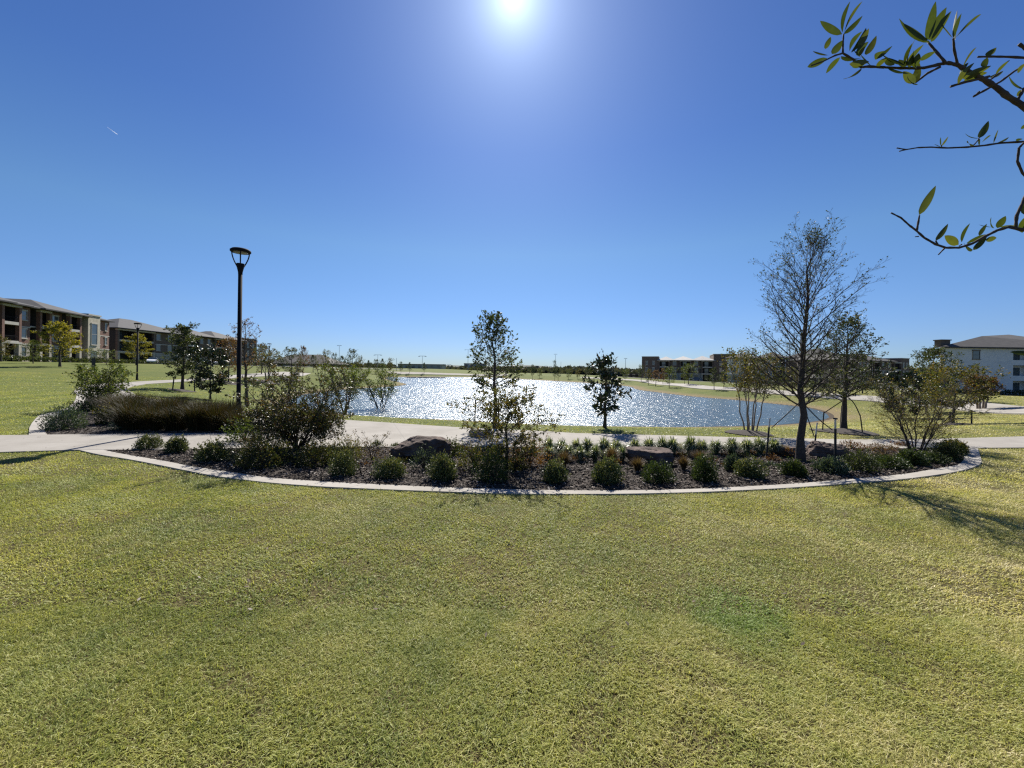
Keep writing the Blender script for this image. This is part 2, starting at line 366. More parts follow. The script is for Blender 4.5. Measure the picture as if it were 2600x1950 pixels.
# concrete
def concrete(name, a, b, joints):
    m, t = node_mat(name); g = t.nodes.new('ShaderNodeNewGeometry')
    c = ramp(t, noise(t, 1.3, 8, .65), [(.3, a), (.7, b)])
    sp = noise(t, 60, 3); c = mixc(t, .5, c, ramp(t, sp, [(.3, (.82,.82,.82)), (.65, (1.05,1.05,1.05))]), 'MULTIPLY')
    st = noise(t, .45, 5, .7); c = mixc(t, .45, c, ramp(t, st, [(.36, (.58,.56,.53)), (.56, (1,1,1))]), 'MULTIPLY')
    h = sp
    if joints is None:
        a_ = t.nodes.new('ShaderNodeAttribute'); a_.attribute_name = 'rnd'
        l = tmath(t, 'LESS_THAN', tmath(t, 'ABSOLUTE', tmath(t, 'SUBTRACT', tmath(t, 'FRACT', tmath(t, 'MULTIPLY', a_.outputs['Fac'], 1 / 1.35)), .5)), .006); c = mixc(t, tmath(t, 'MULTIPLY', l, .7), c, (.12, .11, .10))
    if joints:
        sx = t.nodes.new('ShaderNodeSeparateXYZ'); t.links.new(g.outputs['Position'], sx.inputs[0])
        lines = None
        for s_, cx_, cy_, off, per in joints:
            v = tmath(t, 'ADD', tmath(t, 'MULTIPLY', sx.outputs[0], cx_ / per), tmath(t, 'ADD', tmath(t, 'MULTIPLY', sx.outputs[1], cy_ / per), off))
            fr = tmath(t, 'ABSOLUTE', tmath(t, 'SUBTRACT', tmath(t, 'FRACT', v), .5)); l = tmath(t, 'LESS_THAN', fr, .009 / per)
            lines = l if lines is None else tmath(t, 'MAXIMUM', lines, l)
        c = mixc(t, tmath(t, 'MULTIPLY', lines, .6), c, (.16, .15, .13))
    link_out(t, principled(t, c, .9, bump(t, h, .25, .004))); return m
M['concrete'] = concrete('concrete', (.235,.215,.185), (.305,.283,.25), [(0, .93, .37, .15, 3.0), (0, -.15, .98, .2, 7.0)])
M['kerb'] = concrete('kerb_concrete', (.30,.275,.24), (.36,.335,.295), None)
def lawn_fac(t):
    g = t.nodes.new('ShaderNodeNewGeometry'); sx = t.nodes.new('ShaderNodeSeparateXYZ'); t.links.new(g.outputs['Position'], sx.inputs[0])
    big = noise(t, .55, 4, .6); mid = noise(t, 3.2, 4, .65)
    # the lawn is drier in the near right corner
    gr = tmath(t, 'SUBTRACT', tmath(t, 'MULTIPLY', sx.outputs[0], .035), tmath(t, 'MULTIPLY', sx.outputs[1], .022))
    gr = tmath(t, 'MAXIMUM', tmath(t, 'MINIMUM', gr, .10), -.06)
    return tmath(t, 'ADD', tmath(t, 'ADD', tmath(t, 'MULTIPLY', big, .55), tmath(t, 'MULTIPLY', mid, .45)), gr), sx
# ground
gx = np.linspace(-1, 1, 380); gx = np.sign(gx) * np.abs(gx) ** 1.25
ys = np.concatenate([np.linspace(-14, 4, 20, endpoint=False), np.linspace(4, 30, 120, endpoint=False), np.geomspace(30, 260, 230, endpoint=False), np.geomspace(260, 3300, 40)])
XX = gx[None, :] * (np.abs(ys)[:, None] * 1.75 + 12); YY = np.broadcast_to(ys[:, None], XX.shape)
ZZ = H(XX.ravel(), YY.ravel()); sh = pdist(pond, XX.ravel(), YY.ravel())
mb = MB(); nx = XX.shape[1]; ny = XX.shape[0]
i = np.arange(ny - 1)[:, None] * nx; j = np.arange(nx - 1)[None]
mb.addarr(np.column_stack([XX.ravel(), YY.ravel(), ZZ]), np.stack([i + j, i + j + 1, i + nx + j + 1, i + nx + j], -1).reshape(-1, 4), np.clip(sh / 10, 0.001, 1))
m, t = node_mat('lawn'); fac, sx = lawn_fac(t)
c = ramp(t, fac, [(.36, (.088,.112,.026)), (.50, (.120,.132,.034)), (.62, (.152,.147,.050))])
fine = noise(t, 14, 6, .7); c = mixc(t, .75, c, ramp(t, fine, [(.3, (.55,.58,.5)), (.7, (1.3,1.28,1.2))]), 'MULTIPLY')
broad = noise(t, .09, 4, .6); c = mixc(t, .6, c, ramp(t, broad, [(.35, (.75,.82,.7)), (.65, (1.12,1.05,.95))]), 'MULTIPLY')
at_ = t.nodes.new('ShaderNodeAttribute'); at_.attribute_name = 'rnd'
rag = tmath(t, 'ADD', at_.outputs['Fac'], tmath(t, 'MULTIPLY', tmath(t, 'SUBTRACT', noise(t, .35, 4), .5), .25))
c = mixc(t, ramp(t, rag, [(.06, (1,1,1)), (.22, (0,0,0))]), c, mixc(t, fine, (.13,.095,.05), (.21,.17,.085)))
nr = t.nodes.new('ShaderNodeMapRange'); nr.inputs['From Min'].default_value = 5.0; nr.inputs['From Max'].default_value = 11.0; t.links.new(sx.outputs[1], nr.inputs['Value'])
c = mixc(t, nr.outputs[0], mixc(t, fine, (.06,.045,.022), (.13,.11,.045)), c)      # bare thatch under the separately modelled turf
c = mixc(t, tmath(t, 'LESS_THAN', at_.outputs['Fac'], .022), c, (.06,.045,.03))
link_out(t, principled(t, c, .95, bump(t, tmath(t, 'ADD', fine, noise(t, 2.2, 4)), .9, .05), spec=.15)); M['lawn'] = m
tag(mb.build('ground', M['lawn'], smooth=True), kind='structure')
# pond water
m, t = node_mat('water'); g = t.nodes.new('ShaderNodeNewGeometry')
mp = t.nodes.new('ShaderNodeMapping'); mp.inputs['Scale'].default_value = (1, 1.6, 1); mp.inputs['Rotation'].default_value = (0, 0, .35); t.links.new(g.outputs['Position'], mp.inputs[0])
n1 = noise(t, 7.5, 3, .6, mp.outputs[0]); n2 = noise(t, 1.5, 2, .5, mp.outputs[0]); n3 = noise(t, .25, 2, .5, mp.outputs[0])
h = tmath(t, 'ADD', tmath(t, 'MULTIPLY', n1, .050), tmath(t, 'MULTIPLY', n2, .17))
b = t.nodes.new('ShaderNodeBump'); b.inputs['Strength'].default_value = 1.0; b.inputs['Distance'].default_value = 1.0; t.links.new(h, b.inputs['Height'])
gust = ramp(t, n3, [(.35, (.026,.048,.058)), (.65, (.040,.070,.078))])
p = principled(t, gust, .24, b.outputs[0], 0, .5); link_out(t, p); M['water'] = m
o = drape('pond_water', np.array(pond) , 2.0, 0, M['water'], Hf=lambda x, y: np.full(np.shape(x), WATER)); 
# flat slabs
drape('path', main_path, .5, .025, M['concrete'], .12)
drape('path', loop_path, .5, .032, M['concrete'], .12)
far_path = W([(1480,958),(1574,963),(1640,968),(1720,977),(1802,985.5),(1941,994),(2050,1002),(2130,1008),(2245,1015),(2400,1027),(2450,1031),(2600,1045),(2900,1070)])
ribbon('path', far_path, 2.2, .06, M['concrete'])
far_path2 = W([(985,946),(1060,948),(1130,950),(1200,952),(1290,952)])
ribbon('path', far_path2, 3.0, .10, M['concrete'], 60)
road_c = np.array([(-62,150),(-70,125),(-76,105),(-79,96)])[::-1]
M['road'] = simple('road', (.13,.13,.125), (.19,.185,.175), 1.5, .9)
ribbon('road', np.array([(-50,190),(-66,145),(-74,120),(-81,100)])[::-1], 6.0, .06, M['road'], 60)
ribbon('road', np.array([(52,190),(58,150),(70,130),(95,112),(140,100)]), 12, .05, M['concrete'], 80)
# kerb strips round the beds (raised 4 cm)
def kerb(name, A, B, top=.022):
    n = 160; A = resample(A, n); B = resample(B, n); mb = MB()
    za = H(A[:, 0], A[:, 1]); zb = H(B[:, 0], B[:, 1])
    V = np.vstack([np.column_stack([A, za - .1]), np.column_stack([A, za + top]), np.column_stack([B, zb + top]), np.column_stack([B, zb - .1])])
    al = np.concatenate([[0], np.cumsum(np.linalg.norm(np.diff((A + B) / 2, axis=0), axis=1))]) + .01
    mb.add(V, [(j*n+i, j*n+i+1, (j+1)*n+i+1, (j+1)*n+i) for j in range(3) for i in range(n-1)] + [(0, n, 2*n, 3*n), (n-1, 4*n-1, 3*n-1, 2*n-1)], 0, np.tile(al, 4))
    return tag(mb.build(name, M['kerb']), kind='structure')
kerb('kerb', kerb_out, kerb_in); kerb('kerb', kerb_up_out, kerb_up_in)
M['soil'] = simple('mulch_soil', (.022,.017,.014), (.05,.038,.03), 25, .95, .9, .02)
drape('mulch_bed', bed_low, .4, .012, M['soil']); drape('mulch_bed', bed_up, .4, .012, M['soil'])
# mulch chips
def chips(P, n, name):
    x0, y0 = P.min(0); x1, y1 = P.max(0); X = rng.uniform(x0, x1, n * 3); Y = rng.uniform(y0, y1, n * 3); k = inside(P, X, Y); X = X[k][:n]; Y = Y[k][:n]
    n = len(X); Z = H(X, Y) + .014 + rng.uniform(0, .028, n) * (1 + np.sin(X * 7) * np.cos(Y * 6) * .5)
    th = rng.uniform(0, 6.28, n); L = rng.uniform(.010, .034, n); Wd = rng.uniform(.003, .009, n); tl = rng.normal(0, .35, n); rl = rng.normal(0, .4, n)
    d = np.stack([np.cos(th) * np.cos(tl), np.sin(th) * np.cos(tl), np.sin(tl)], 1); e = np.stack([-np.sin(th), np.cos(th), rl], 1)
    c = np.stack([X, Y, Z], 1); A = c + d * L[:, None] + e * Wd[:, None]; B = c + d * L[:, None] - e * Wd[:, None]; C_ = c - d * L[:, None] - e * Wd[:, None]; D = c - d * L[:, None] + e * Wd[:, None]
    T_ = np.array([0, 0, .006]); V = np.stack([A, B, C_, D, A - T_, B - T_, C_ - T_, D - T_], 1).reshape(-1, 3)
    q = np.array([(0,3,2,1),(0,1,5,4),(1,2,6,5),(2,3,7,6),(3,0,4,7)]); f = (np.arange(n)[:, None, None] * 8 + q[None]).reshape(-1, 4)
    mb = MB(); mb.addarr(V, f, np.repeat(rng.uniform(.01, 1, n), 8)); return tag(mb.build(name, M['chip']), kind='stuff', label='dark brown shredded bark mulch covering the planting bed')
m, t = node_mat('mulch_chip'); at_ = t.nodes.new('ShaderNodeAttribute'); at_.attribute_name = 'rnd'
link_out(t, principled(t, ramp(t, at_.outputs['Fac'], [(.1, (.030,.022,.017)), (.6, (.075,.056,.044)), (.9, (.13,.10,.08)), (.98, (.32,.28,.24))]), .85, spec=.3)); M['chip'] = m
chips(bed_low, 30000, 'mulch'); chips(bed_up, 12000, 'mulch')
def litter(n, seed):
    r = np.random.default_rng(seed); y = r.uniform(2.2, 9.0, n); x = r.uniform(-1.3, 1.3, n) * y; z = H(x, y) + .02 + r.random(n) * .012
    th = r.uniform(0, 6.28, n); L = r.uniform(.010, .022, n); d = np.stack([np.cos(th), np.sin(th), r.normal(0, .25, n)], 1); e = np.stack([-np.sin(th), np.cos(th), r.normal(0, .3, n)], 1) * (L * .38)[:, None]; c = np.stack([x, y, z], 1); d = d * L[:, None]
    V = np.stack([c - d, c + e, c + d, c - e], 1).reshape(-1, 3); q = np.arange(n)[:, None] * 4; mb = MB(); mb.addarr(V, np.concatenate([q + [0, 1, 2], q + [0, 2, 3]]), np.repeat(r.uniform(.5, 1, n), 4)); tag(mb.build('fallen_leaves', M['chip']), kind='stuff', label='small dry leaves fallen on the lawn')
litter(420, 9)
# ------------------------------------------------------------------ grass blades
def blades(n, ymin, ymax, wmul, hmul, seed):
    r = np.random.default_rng(seed)
    y = np.sqrt(r.uniform(ymin**2, ymax**2, n)) if ymin > 0 else r.uniform(ymin, ymax, n)
    x = r.uniform(-1, 1, n) * (1.42 * y + .8)
    k = np.ones(n, bool)
    for P in (main_path, loop_path, bed_low, bed_up): 
        k &= ~inside(P, x, y)
    for A, B in ((kerb_out, kerb_in), (kerb_up_out, kerb_up_in)):
        k &= ~inside(np.vstack([A, B[::-1]]), x, y)
    thin = np.sin(x*7.3+np.sin(y*6.1)*1.7)*np.cos(y*8.2+np.sin(x*5.7)*1.4) + .6*np.sin(x*2.1-y*1.3)*np.cos(y*2.7+x)
    k &= ~((thin < -.62) & (r.random(n) < .45))
    z = np.zeros(n); k2 = k.copy(); z[k] = H(x[k], y[k]); k &= z > WATER + .06
    x, y, z = x[k], y[k], z[k]; n = len(x)
    cl = np.sin(x*5.1+np.sin(y*3.7)*1.3)*np.cos(y*4.3+np.sin(x*2.9)) * .5 + np.sin(x*17.3+y*5)*np.sin(y*15.1-x*7)*.5     # tufts
    c2 = np.sin(x*1.9+np.sin(y*2.3)*2) * np.cos(y*1.6+np.sin(x*1.4)*2)
    hgt = (0.021 + .018 * r.random(n) ** 2 + .010 * cl + .005 * c2) * hmul; hgt = np.clip(hgt, .007, .1)
    long_ = r.random(n) < .04; hgt[long_] *= 1.7
    wd = (.0011 + .0012 * r.random(n)) * wmul
    # the mat of turf: blades lean in clumps
    lean_dir = 1.2 * np.sin(x*3.3+y*1.7) + 1.5 * np.sin(y*2.9-x*.9) + r.normal(0, 1.3, n); le = np.clip(r.normal(1.12, .36, n), .1, 1.7)
    ld = np.stack([np.cos(lean_dir), np.sin(lean_dir)], 1); sd = np.stack([-ld[:, 1], ld[:, 0]], 1)
    ya = r.normal(0, .5, n)
    base = np.stack([x, y, z], 1); 
    def pt(f, bend):
        out_ = base.copy(); a = le * bend
        out_[:, :2] += ld * (hgt * f * np.sin(a))[:, None] * 1.25; out_[:, 2] += hgt * f * np.cos(a) ; return out_
    m_ = pt(.55, .7); tp = pt(1.05, 1.05)
    s3 = np.concatenate([sd, (ya * .6)[:, None]], 1) * wd[:, None]
    V = np.stack([base - s3, base + s3, m_ + s3 * .8, m_ - s3 * .8, tp], 1).reshape(-1, 3)
    q = np.arange(n)[:, None] * 5; f4 = q + np.array([[0, 1, 2, 3]]); f3 = q + np.array([[3, 2, 4]])
    dd_ = np.hypot(x, y); rnd = np.clip(.44 + (r.beta(2.0, 2.4, n) - .44) * np.clip(1.25 - dd_ / 13, .12, 1) * .9 + .05 + np.where(long_, .25, 0) , .01, 1); return V, f4, f3, np.repeat(rnd, 5)
mb = MB()
for args in ((260000, 1.0, 2.6, .85, 1.02, 1), (380000, 2.6, 5.6, 1.35, .95, 2), (260000, 5.6, 10.0, 2.2, 1.0, 3), (180000, 10.0, 22.0, 4.2, 1.15, 4), (90000, 22, 40, 8, 1.3, 5)):
    V, f4, f3, rnd = blades(*args); n0 = mb.n
    mb.addarr(V, f4, rnd); mb.f.append((f3 + n0, 0))
m, t = node_mat('grass_blade'); at_ = t.nodes.new('ShaderNodeAttribute'); at_.attribute_name = 'rnd'; fac, sx = lawn_fac(t)
f = tmath(t, 'ADD', tmath(t, 'MULTIPLY', at_.outputs['Fac'], .42), tmath(t, 'SUBTRACT', tmath(t, 'MULTIPLY', fac, 1.45), .44))
c = ramp(t, f, [(.22, (.20,.245,.058)), (.42, (.335,.352,.088)), (.60, (.43,.412,.125)), (.78, (.60,.53,.26)), (.92, (.76,.68,.43))])
pt_ = t.nodes.new('ShaderNodeVectorMath'); pt_.operation = 'DISTANCE'; g = t.nodes.new('ShaderNodeNewGeometry'); t.links.new(g.outputs['Position'], pt_.inputs[0]); gp = hit(1880, 1560); pt_.inputs[1].default_value = gp
# one lush green patch
pf = ramp(t, tmath(t, 'ADD', pt_.outputs['Value'], tmath(t, 'MULTIPLY', tmath(t, 'SUBTRACT', noise(t, 4, 4), .5), .5)), [(.16, (.5,.5,.5)), (.42, (0,0,0))])
c = mixc(t, pf, c, (.10,.24,.03))
p = principled(t, c, .5, spec=.3); tr = t.nodes.new('ShaderNodeBsdfTranslucent'); t.links.new(mixc(t, 1.0, c, (1.18,1.18,.80), 'MULTIPLY'), tr.inputs[0])
mx = t.nodes.new('ShaderNodeMixShader'); mx.inputs[0].default_value = .42; t.links.new(p, mx.inputs[1]); t.links.new(tr.outputs[0], mx.inputs[2]); link_out(t, mx.outputs[0]); M['blade'] = m
tag(mb.build('grass', M['blade']), kind='stuff', label='short yellowing green lawn grass')
# ------------------------------------------------------------------ plants
def frame_of(d):
    d = d / np.linalg.norm(d); a = np.cross(d, [0.2, 0.1, 1.0] if abs(d[2]) < .95 else [1., 0, 0]); a /= np.linalg.norm(a); return d, a, np.cross(d, a)
def rotated(d, ang, az):
    d, a, b = frame_of(d); return d * math.cos(ang) + (a * math.cos(az) + b * math.sin(az)) * math.sin(ang)
class Woody:
    def __init__(s, seed): s.r = random.Random(seed); s.mb = MB(); s.tw = []
    def branch(s, p, d, L, r0, lvl, spec, up=.15, wob=.18):
        """spec: list per level of (children, angle, length ratio, start fraction)"""
        n = 5 if lvl == 0 else (4 if lvl == 1 else 3)
        P = [np.array(p, float)]; d = np.array(d, float) / np.linalg.norm(d)
        for k in range(n):
            wob_ = wob * getattr(s, 'wk', 1.0)
            d = d + np.array([s.r.gauss(0, wob_), s.r.gauss(0, wob_), s.r.gauss(0, wob_ * .6) + up]) * (1.0 / n) * 1.6
            d /= np.linalg.norm(d); P.append(P[-1] + d * L / n)
        P = np.array(P); R = np.linspace(r0, max(r0 * .35, .0012), n + 1)
        s.mb.tube(P, R, 6 if lvl == 0 else (4 if lvl == 1 else 3), cap=False)
        if lvl >= len(spec): s.tw.append(P); return
        nc, ang, ratio, st = spec[lvl]; az = s.r.random() * 6.28
        for c in range(nc):
            f = st + (1 - st) * (c + .5 * s.r.random() + .3) / nc; f = min(f, .98); az += 2.4 + s.r.gauss(0, .4)
            i = min(int(f * n), n - 1); q = P[i] + (P[i + 1] - P[i]) * (f * n - i); dd = P[i + 1] - P[i]
            s.branch(q, rotated(dd, ang * s.r.uniform(.7, 1.25), az), L * ratio * (1 - .45 * f) * s.r.uniform(.75, 1.2), R[i] * .55, lvl + 1, spec, up, wob)
        s.tw.append(P[-2:])
    def fit(s, Ht, Wd):
        Q = np.concatenate([t_[-1:] for t_ in s.tw]); zk = Ht / np.percentile(Q[:, 2], 99.6); c = np.median(Q[:, :2], 0)
        rk = (Wd / 2) / max(np.percentile(np.abs(Q[:, 0] - c[0]), 97), 1e-3); rk = min(max(rk, .7), 1.18); k = np.array([rk, rk, zk]); s.mb.v = [v * k for v in s.mb.v]; s.tw = [t_ * k for t_ in s.tw]
    def leaves(s, n, size, asp=.5, droop=.0, jit=.02, name='crown', mat=None, parent=None, clump=1, zmin=None):
        r = np.random.default_rng(s.r.randrange(10**6)); tw = s.tw
        k = r.integers(0, len(tw), n // clump); pos = []; dr = []
        A = []; B = []
        for i in k:
            P = tw[i]; j = r.integers(0, len(P) - 1); A.append(P[j]); B.append(P[j + 1])
        A = np.array(A); B = np.array(B); f = r.random(len(A))[:, None]; c = A + (B - A) * f; d = B - A; d /= np.maximum(np.linalg.norm(d, axis=1, keepdims=True), 1e-6)
        if clump > 1: c = np.repeat(c, clump, 0); d = np.repeat(d, clump, 0)
        c = c + r.normal(0, jit, c.shape)
        return leafmesh(c, d, size, asp, r, name, mat, parent, droop)
def leafmesh(c, d, size, asp, r, name, mat, parent, droop=0.0, spread=.9, rnd=None):
    n = len(c); v = d + r.normal(0, spread, (n, 3)); v[:, 2] -= droop; v /= np.linalg.norm(v, axis=1, keepdims=True)
    w_ = np.cross(v, r.normal(0, 1, (n, 3))); w_ /= np.maximum(np.linalg.norm(w_, axis=1, keepdims=True), 1e-6); nn = np.cross(v, w_)
    L = size * r.uniform(.6, 1.3, n)[:, None]; Wd = L * asp * .5
    m1 = c + v * L * .45 + w_ * Wd + nn * L * .06; m2 = c + v * L * .45 - w_ * Wd + nn * L * .06; tp = c + v * L
    V = np.stack([c, m1, tp, m2], 1).reshape(-1, 3); q = np.arange(n)[:, None] * 4
    f = np.concatenate([q + [0, 1, 2], q + [0, 2, 3]]); mb = MB()
    rn = r.uniform(.02, 1, n) if rnd is None else rnd
    mb.addarr(V, f, np.repeat(rn, 4)); return mb.build(name, mat, parent)
def trunk_line(r, Ht, lean=(0, 0), wob=.012, n=9):
    P = [np.zeros(3)]
    for k in range(1, n + 1):
        f = k / n; P.append(np.array([lean[0] * f * Ht + r.gauss(0, wob * Ht * .5) * min(1, f * 2), lean[1] * f * Ht + r.gauss(0, wob * Ht * .5) * min(1, f * 2), Ht * f]))
    return np.array(P)
def on(P, f):
    n = len(P) - 1; x = min(f * n, n - 1e-6); i = int(x); return P[i] + (P[i + 1] - P[i]) * (x - i), P[i + 1] - P[i]
def leader_tree(seed, Ht, Wd, c0=.25, nb=26, spec=((5, .75, .45, .2), (3, .7, .5, .2)), r0=None, prof='oak', nleaf=900, lsize=.05, asp=.5, mat='leaf_oak', bark='bark', lean=(0, 0), parent=None, ang=(1.15, .45), up=.18, clump=1, jit=.02, wob=.012, droop=0., wk=1.0, bk=.42):
    W_ = Woody(seed); W_.wk = wk; r = W_.r; r0 = r0 or Ht * .014
    P = trunk_line(r, Ht, lean, wob); fl = np.linspace(0, 1, len(P)); R = r0 * (1 - fl) ** .8 * .95 + r0 * .05; R[0] *= 1.35
    W_.mb.tube(P, np.maximum(R, .003), 10, cap=False); az = r.random() * 6
    for k in range(nb):
        u = min((k + r.random() * .6) / nb, 1) ** 1.15; t_ = c0 + (.99 - c0) * u; q, dd = on(P, t_)
        if prof == 'oak': pr = min(1, .62 + u * 2.2) * (1 - u) ** .62 + .07
        elif prof == 'cone': pr = (1 - u) ** .85 + .06
        elif prof == 'round': pr = math.sqrt(max(0, 1 - (1.9 * u - .85) ** 2)) * .95 + .08 if u < .98 else .1
        else: pr = min(1, .45 + u * 1.8) * (1 - u) ** .5 * (.75 + .35 * math.sin(k * 1.7)) + .06
        a = ang[0] + (ang[1] - ang[0]) * u; L = Wd / 2 * pr / max(math.sin(a), .35) * r.uniform(.72, 1.15); az += 2.4 + r.gauss(0, .35)
        d = np.array([math.cos(az) * math.sin(a), math.sin(az) * math.sin(a), math.cos(a)])
        W_.branch(q, d, L, max(r0 * (1 - t_) ** .8 * bk, .004), 0, spec, up)
    W_.fit(Ht, Wd); tr = W_.mb.build('trunk', M[bark], parent, smooth=True)
    cr = W_.leaves(nleaf, lsize, asp, droop, jit, 'crown', M[mat], parent, clump); return tr, cr
def multi_tree(seed, Ht, Wd, ns=4, spread=.28, bare=.35, nb=9, spec=((4, .7, .5, .2), (2, .7, .5, .2)), r0=None, nleaf=900, lsize=.05, asp=.5, mat='leaf_olive', bark='bark_pale', parent=None, jit=.02, clump=1, up=.2, foot=.06, trunkname='stems', crownname='crown', lenk=1.0):
    W_ = Woody(seed); r = W_.r; r0 = r0 or Ht * .011
    for s_ in range(ns):
        a = 6.283 * s_ / ns + r.random() * .8; sp = spread * r.uniform(.5, 1.1) * Wd / 2 / .28 / Ht * .62
        top = np.array([math.cos(a) * sp * Ht, math.sin(a) * sp * Ht, Ht * r.uniform(.82, 1.0)])
        b0 = np.array([math.cos(a), math.sin(a), 0]) * foot * r.uniform(.5, 1.3); n = 8; P = []
        for k in range(n + 1):
            f = k / n; q = b0 + (top - b0) * f; q[:2] *= (.75 + .25 * f); q += np.array([r.gauss(0, .008), r.gauss(0, .008), 0]) * Ht * min(1, f * 3); P.append(q)
        P = np.array(P); W_.mb.tube(P, np.linspace(r0, r0 * .2, n + 1), 6, cap=False); az = r.random() * 6
        for k in range(nb):
            f = bare + (.98 - bare) * (k + r.random() * .5) / nb; q, dd = on(P, f); az += 2.4; u = (f - bare) / (1 - bare)
            L = Wd * .34 * lenk * (1 - .55 * u) * r.uniform(.6, 1.15); W_.branch(q, rotated(dd, r.uniform(.5, .95), az), L, r0 * .4, 0, spec, up)
        W_.tw.append(P[-3:])
    W_.fit(Ht, Wd); tr = W_.mb.build(trunkname, M[bark], parent, smooth=True)
    cr = W_.leaves(nleaf, lsize, asp, 0, jit, crownname, M[mat], parent, clump); return tr, cr
def base_of(px, py): return hit(px, py)
def place(name, label, cat, px, py, top, wpx, group=None):
    b = base_of(px, py); ppm = F / b[1]; e = empty(name, b, label, cat, group); return e, (py - top) / ppm, wpx / ppm, b
def boxbush(px, py, top, wpx, seed, label, mat='leaf_box', n=1500, ls=.026, asp=.55, name='shrub', group=None, squash=1.0, cat='shrub', rough=.10, extra=0):
    py = py - (14 if py > 1150 else 4)                      # the darkest band under each plant is its shadow
    e, h, w_, b = place(name, label, cat, px, py, top, wpx, group)
    r = np.random.default_rng(seed); rr = random.Random(seed)
    b_off = w_ * .5 * .9                                   # the base pixel marks the near foot; the plant's middle stands behind it
    e.location.y += b_off * .8; e.location.z = float(H(e.location.x, e.location.y)); e.location.x *= e.location.y / b[1]
    h = h * e.location.y / b[1] + .02; w_ = w_ * e.location.y / b[1]
    th = r.uniform(0, 6.283, n); cz = r.uniform(-.15, 1, n); rad = r.uniform(.2, 1.0, n) ** .5
    lump = 1 + rough * (np.sin(3 * th + seed) + np.sin(5 * th + cz * 4 + seed * 2)) + r.normal(0, .05, n)
    s_ = np.sqrt(np.maximum(0, 1 - np.maximum(cz, 0) ** 2.2))
    X = np.cos(th) * s_ * rad * w_ * .5 * lump * (1 - .2 * (cz < .1)); Y = np.sin(th) * s_ * rad * w_ * .45 * lump * (1 - .2 * (cz < .1)); Z = (.08 + .9 * np.maximum(cz, -.05) * (.55 + .45 * rad)) * h * lump
    c = np.stack([X, Y, np.maximum(Z, .01)], 1); d = c / np.maximum(np.linalg.norm(c, axis=1, keepdims=True), 1e-6) + np.array([0, 0, .5])
    st = MB()
    for k in range(26):
        a = rr.random() * 6.28; q = rr.uniform(.2, .85); tp = np.array([math.cos(a) * w_ * .42 * q, math.sin(a) * w_ * .4 * q, h * rr.uniform(.55, .93)])
        st.tube([[0, 0, 0], tp * [.35, .35, .45], tp], [.006, .004, .002], 3, cap=False)
    if extra:                                                # loose shoots standing out of the clipped mass
        for k in range(extra):
            a = rr.random() * 6.28; q = rr.uniform(.1, 1.0); p0 = np.array([math.cos(a) * w_ * .4 * q, math.sin(a) * w_ * .4 * q, h * .75]); p1 = p0 * [1.25, 1.25, 1] + [0, 0, h * rr.uniform(.25, .65)]
            st.tube([p0, (p0 + p1) / 2 + [.01, 0, 0], p1], [.003, .002, .0015], 3, cap=False)
            m_ = 10; f = r.random(m_)[:, None]; c = np.vstack([c, p0 + (p1 - p0) * f + r.normal(0, .008, (m_, 3))]); d = np.vstack([d, np.repeat((p1 - p0)[None] / np.linalg.norm(p1 - p0), m_, 0)])
    st.build('stems', M['bark'], e)
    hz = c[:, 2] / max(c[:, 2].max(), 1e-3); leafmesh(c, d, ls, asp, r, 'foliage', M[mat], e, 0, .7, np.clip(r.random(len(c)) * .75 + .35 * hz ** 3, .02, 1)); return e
def bladeclump(px, py, top, wpx, seed, label, mat, n, name, cat, group=None, wd=.004, arch=.9, upr=.5, seg=5, behind=True, hv=.35, foot=.18):
    e, h, w_, b = place(name, label, cat, px, py, top, wpx, group)
    if behind: 
        k = 1 + w_ * .4 / b[1]; e.location.y *= k; e.location.x *= k; e.location.z = float(H(e.location.x, e.location.y)); h *= k
    r = np.random.default_rng(seed); az = r.uniform(0, 6.283, n); L = h * r.uniform(1 - hv, 1.1, n); rch = r.uniform(.1, 1, n) ** .7 * w_ * .5; b0 = r.uniform(0, foot, n) * w_ * .5
    u = np.linspace(0, 1, seg + 1); V = []
    ca, sa = np.cos(az), np.sin(az); wdv = wd * r.uniform(.6, 1.3, n); tw = r.normal(0, .5, n)
    for k in range(seg + 1):
        f = u[k]; rad = b0 + rch * f ** 1.6; z = L * (f * (1 + arch) - arch * f ** 2 * (.6 + .8 * rch / (w_ * .5))) * (1 / (1 + arch * .25)); z = np.maximum(z, .004)
        c = np.stack([rad * ca, rad * sa, z], 1); ww = wdv * (1 - f ** 2.5) + .0006
        sd = np.stack([-sa + tw * ca, ca + tw * sa, np.zeros(n)], 1); V.append(c + sd * ww[:, None]); V.append(c - sd * ww[:, None])
    V = np.stack(V, 1).reshape(-1, 3); q = np.arange(n)[:, None] * (2 * (seg + 1)); f = np.concatenate([q + [2*k, 2*k+1, 2*k+3, 2*k+2] for k in range(seg)])
    mb = MB(); mb.addarr(V, f, np.repeat(r.uniform(.02, 1, n), 2 * (seg + 1))); o = mb.build('blades', M[mat], e); return e
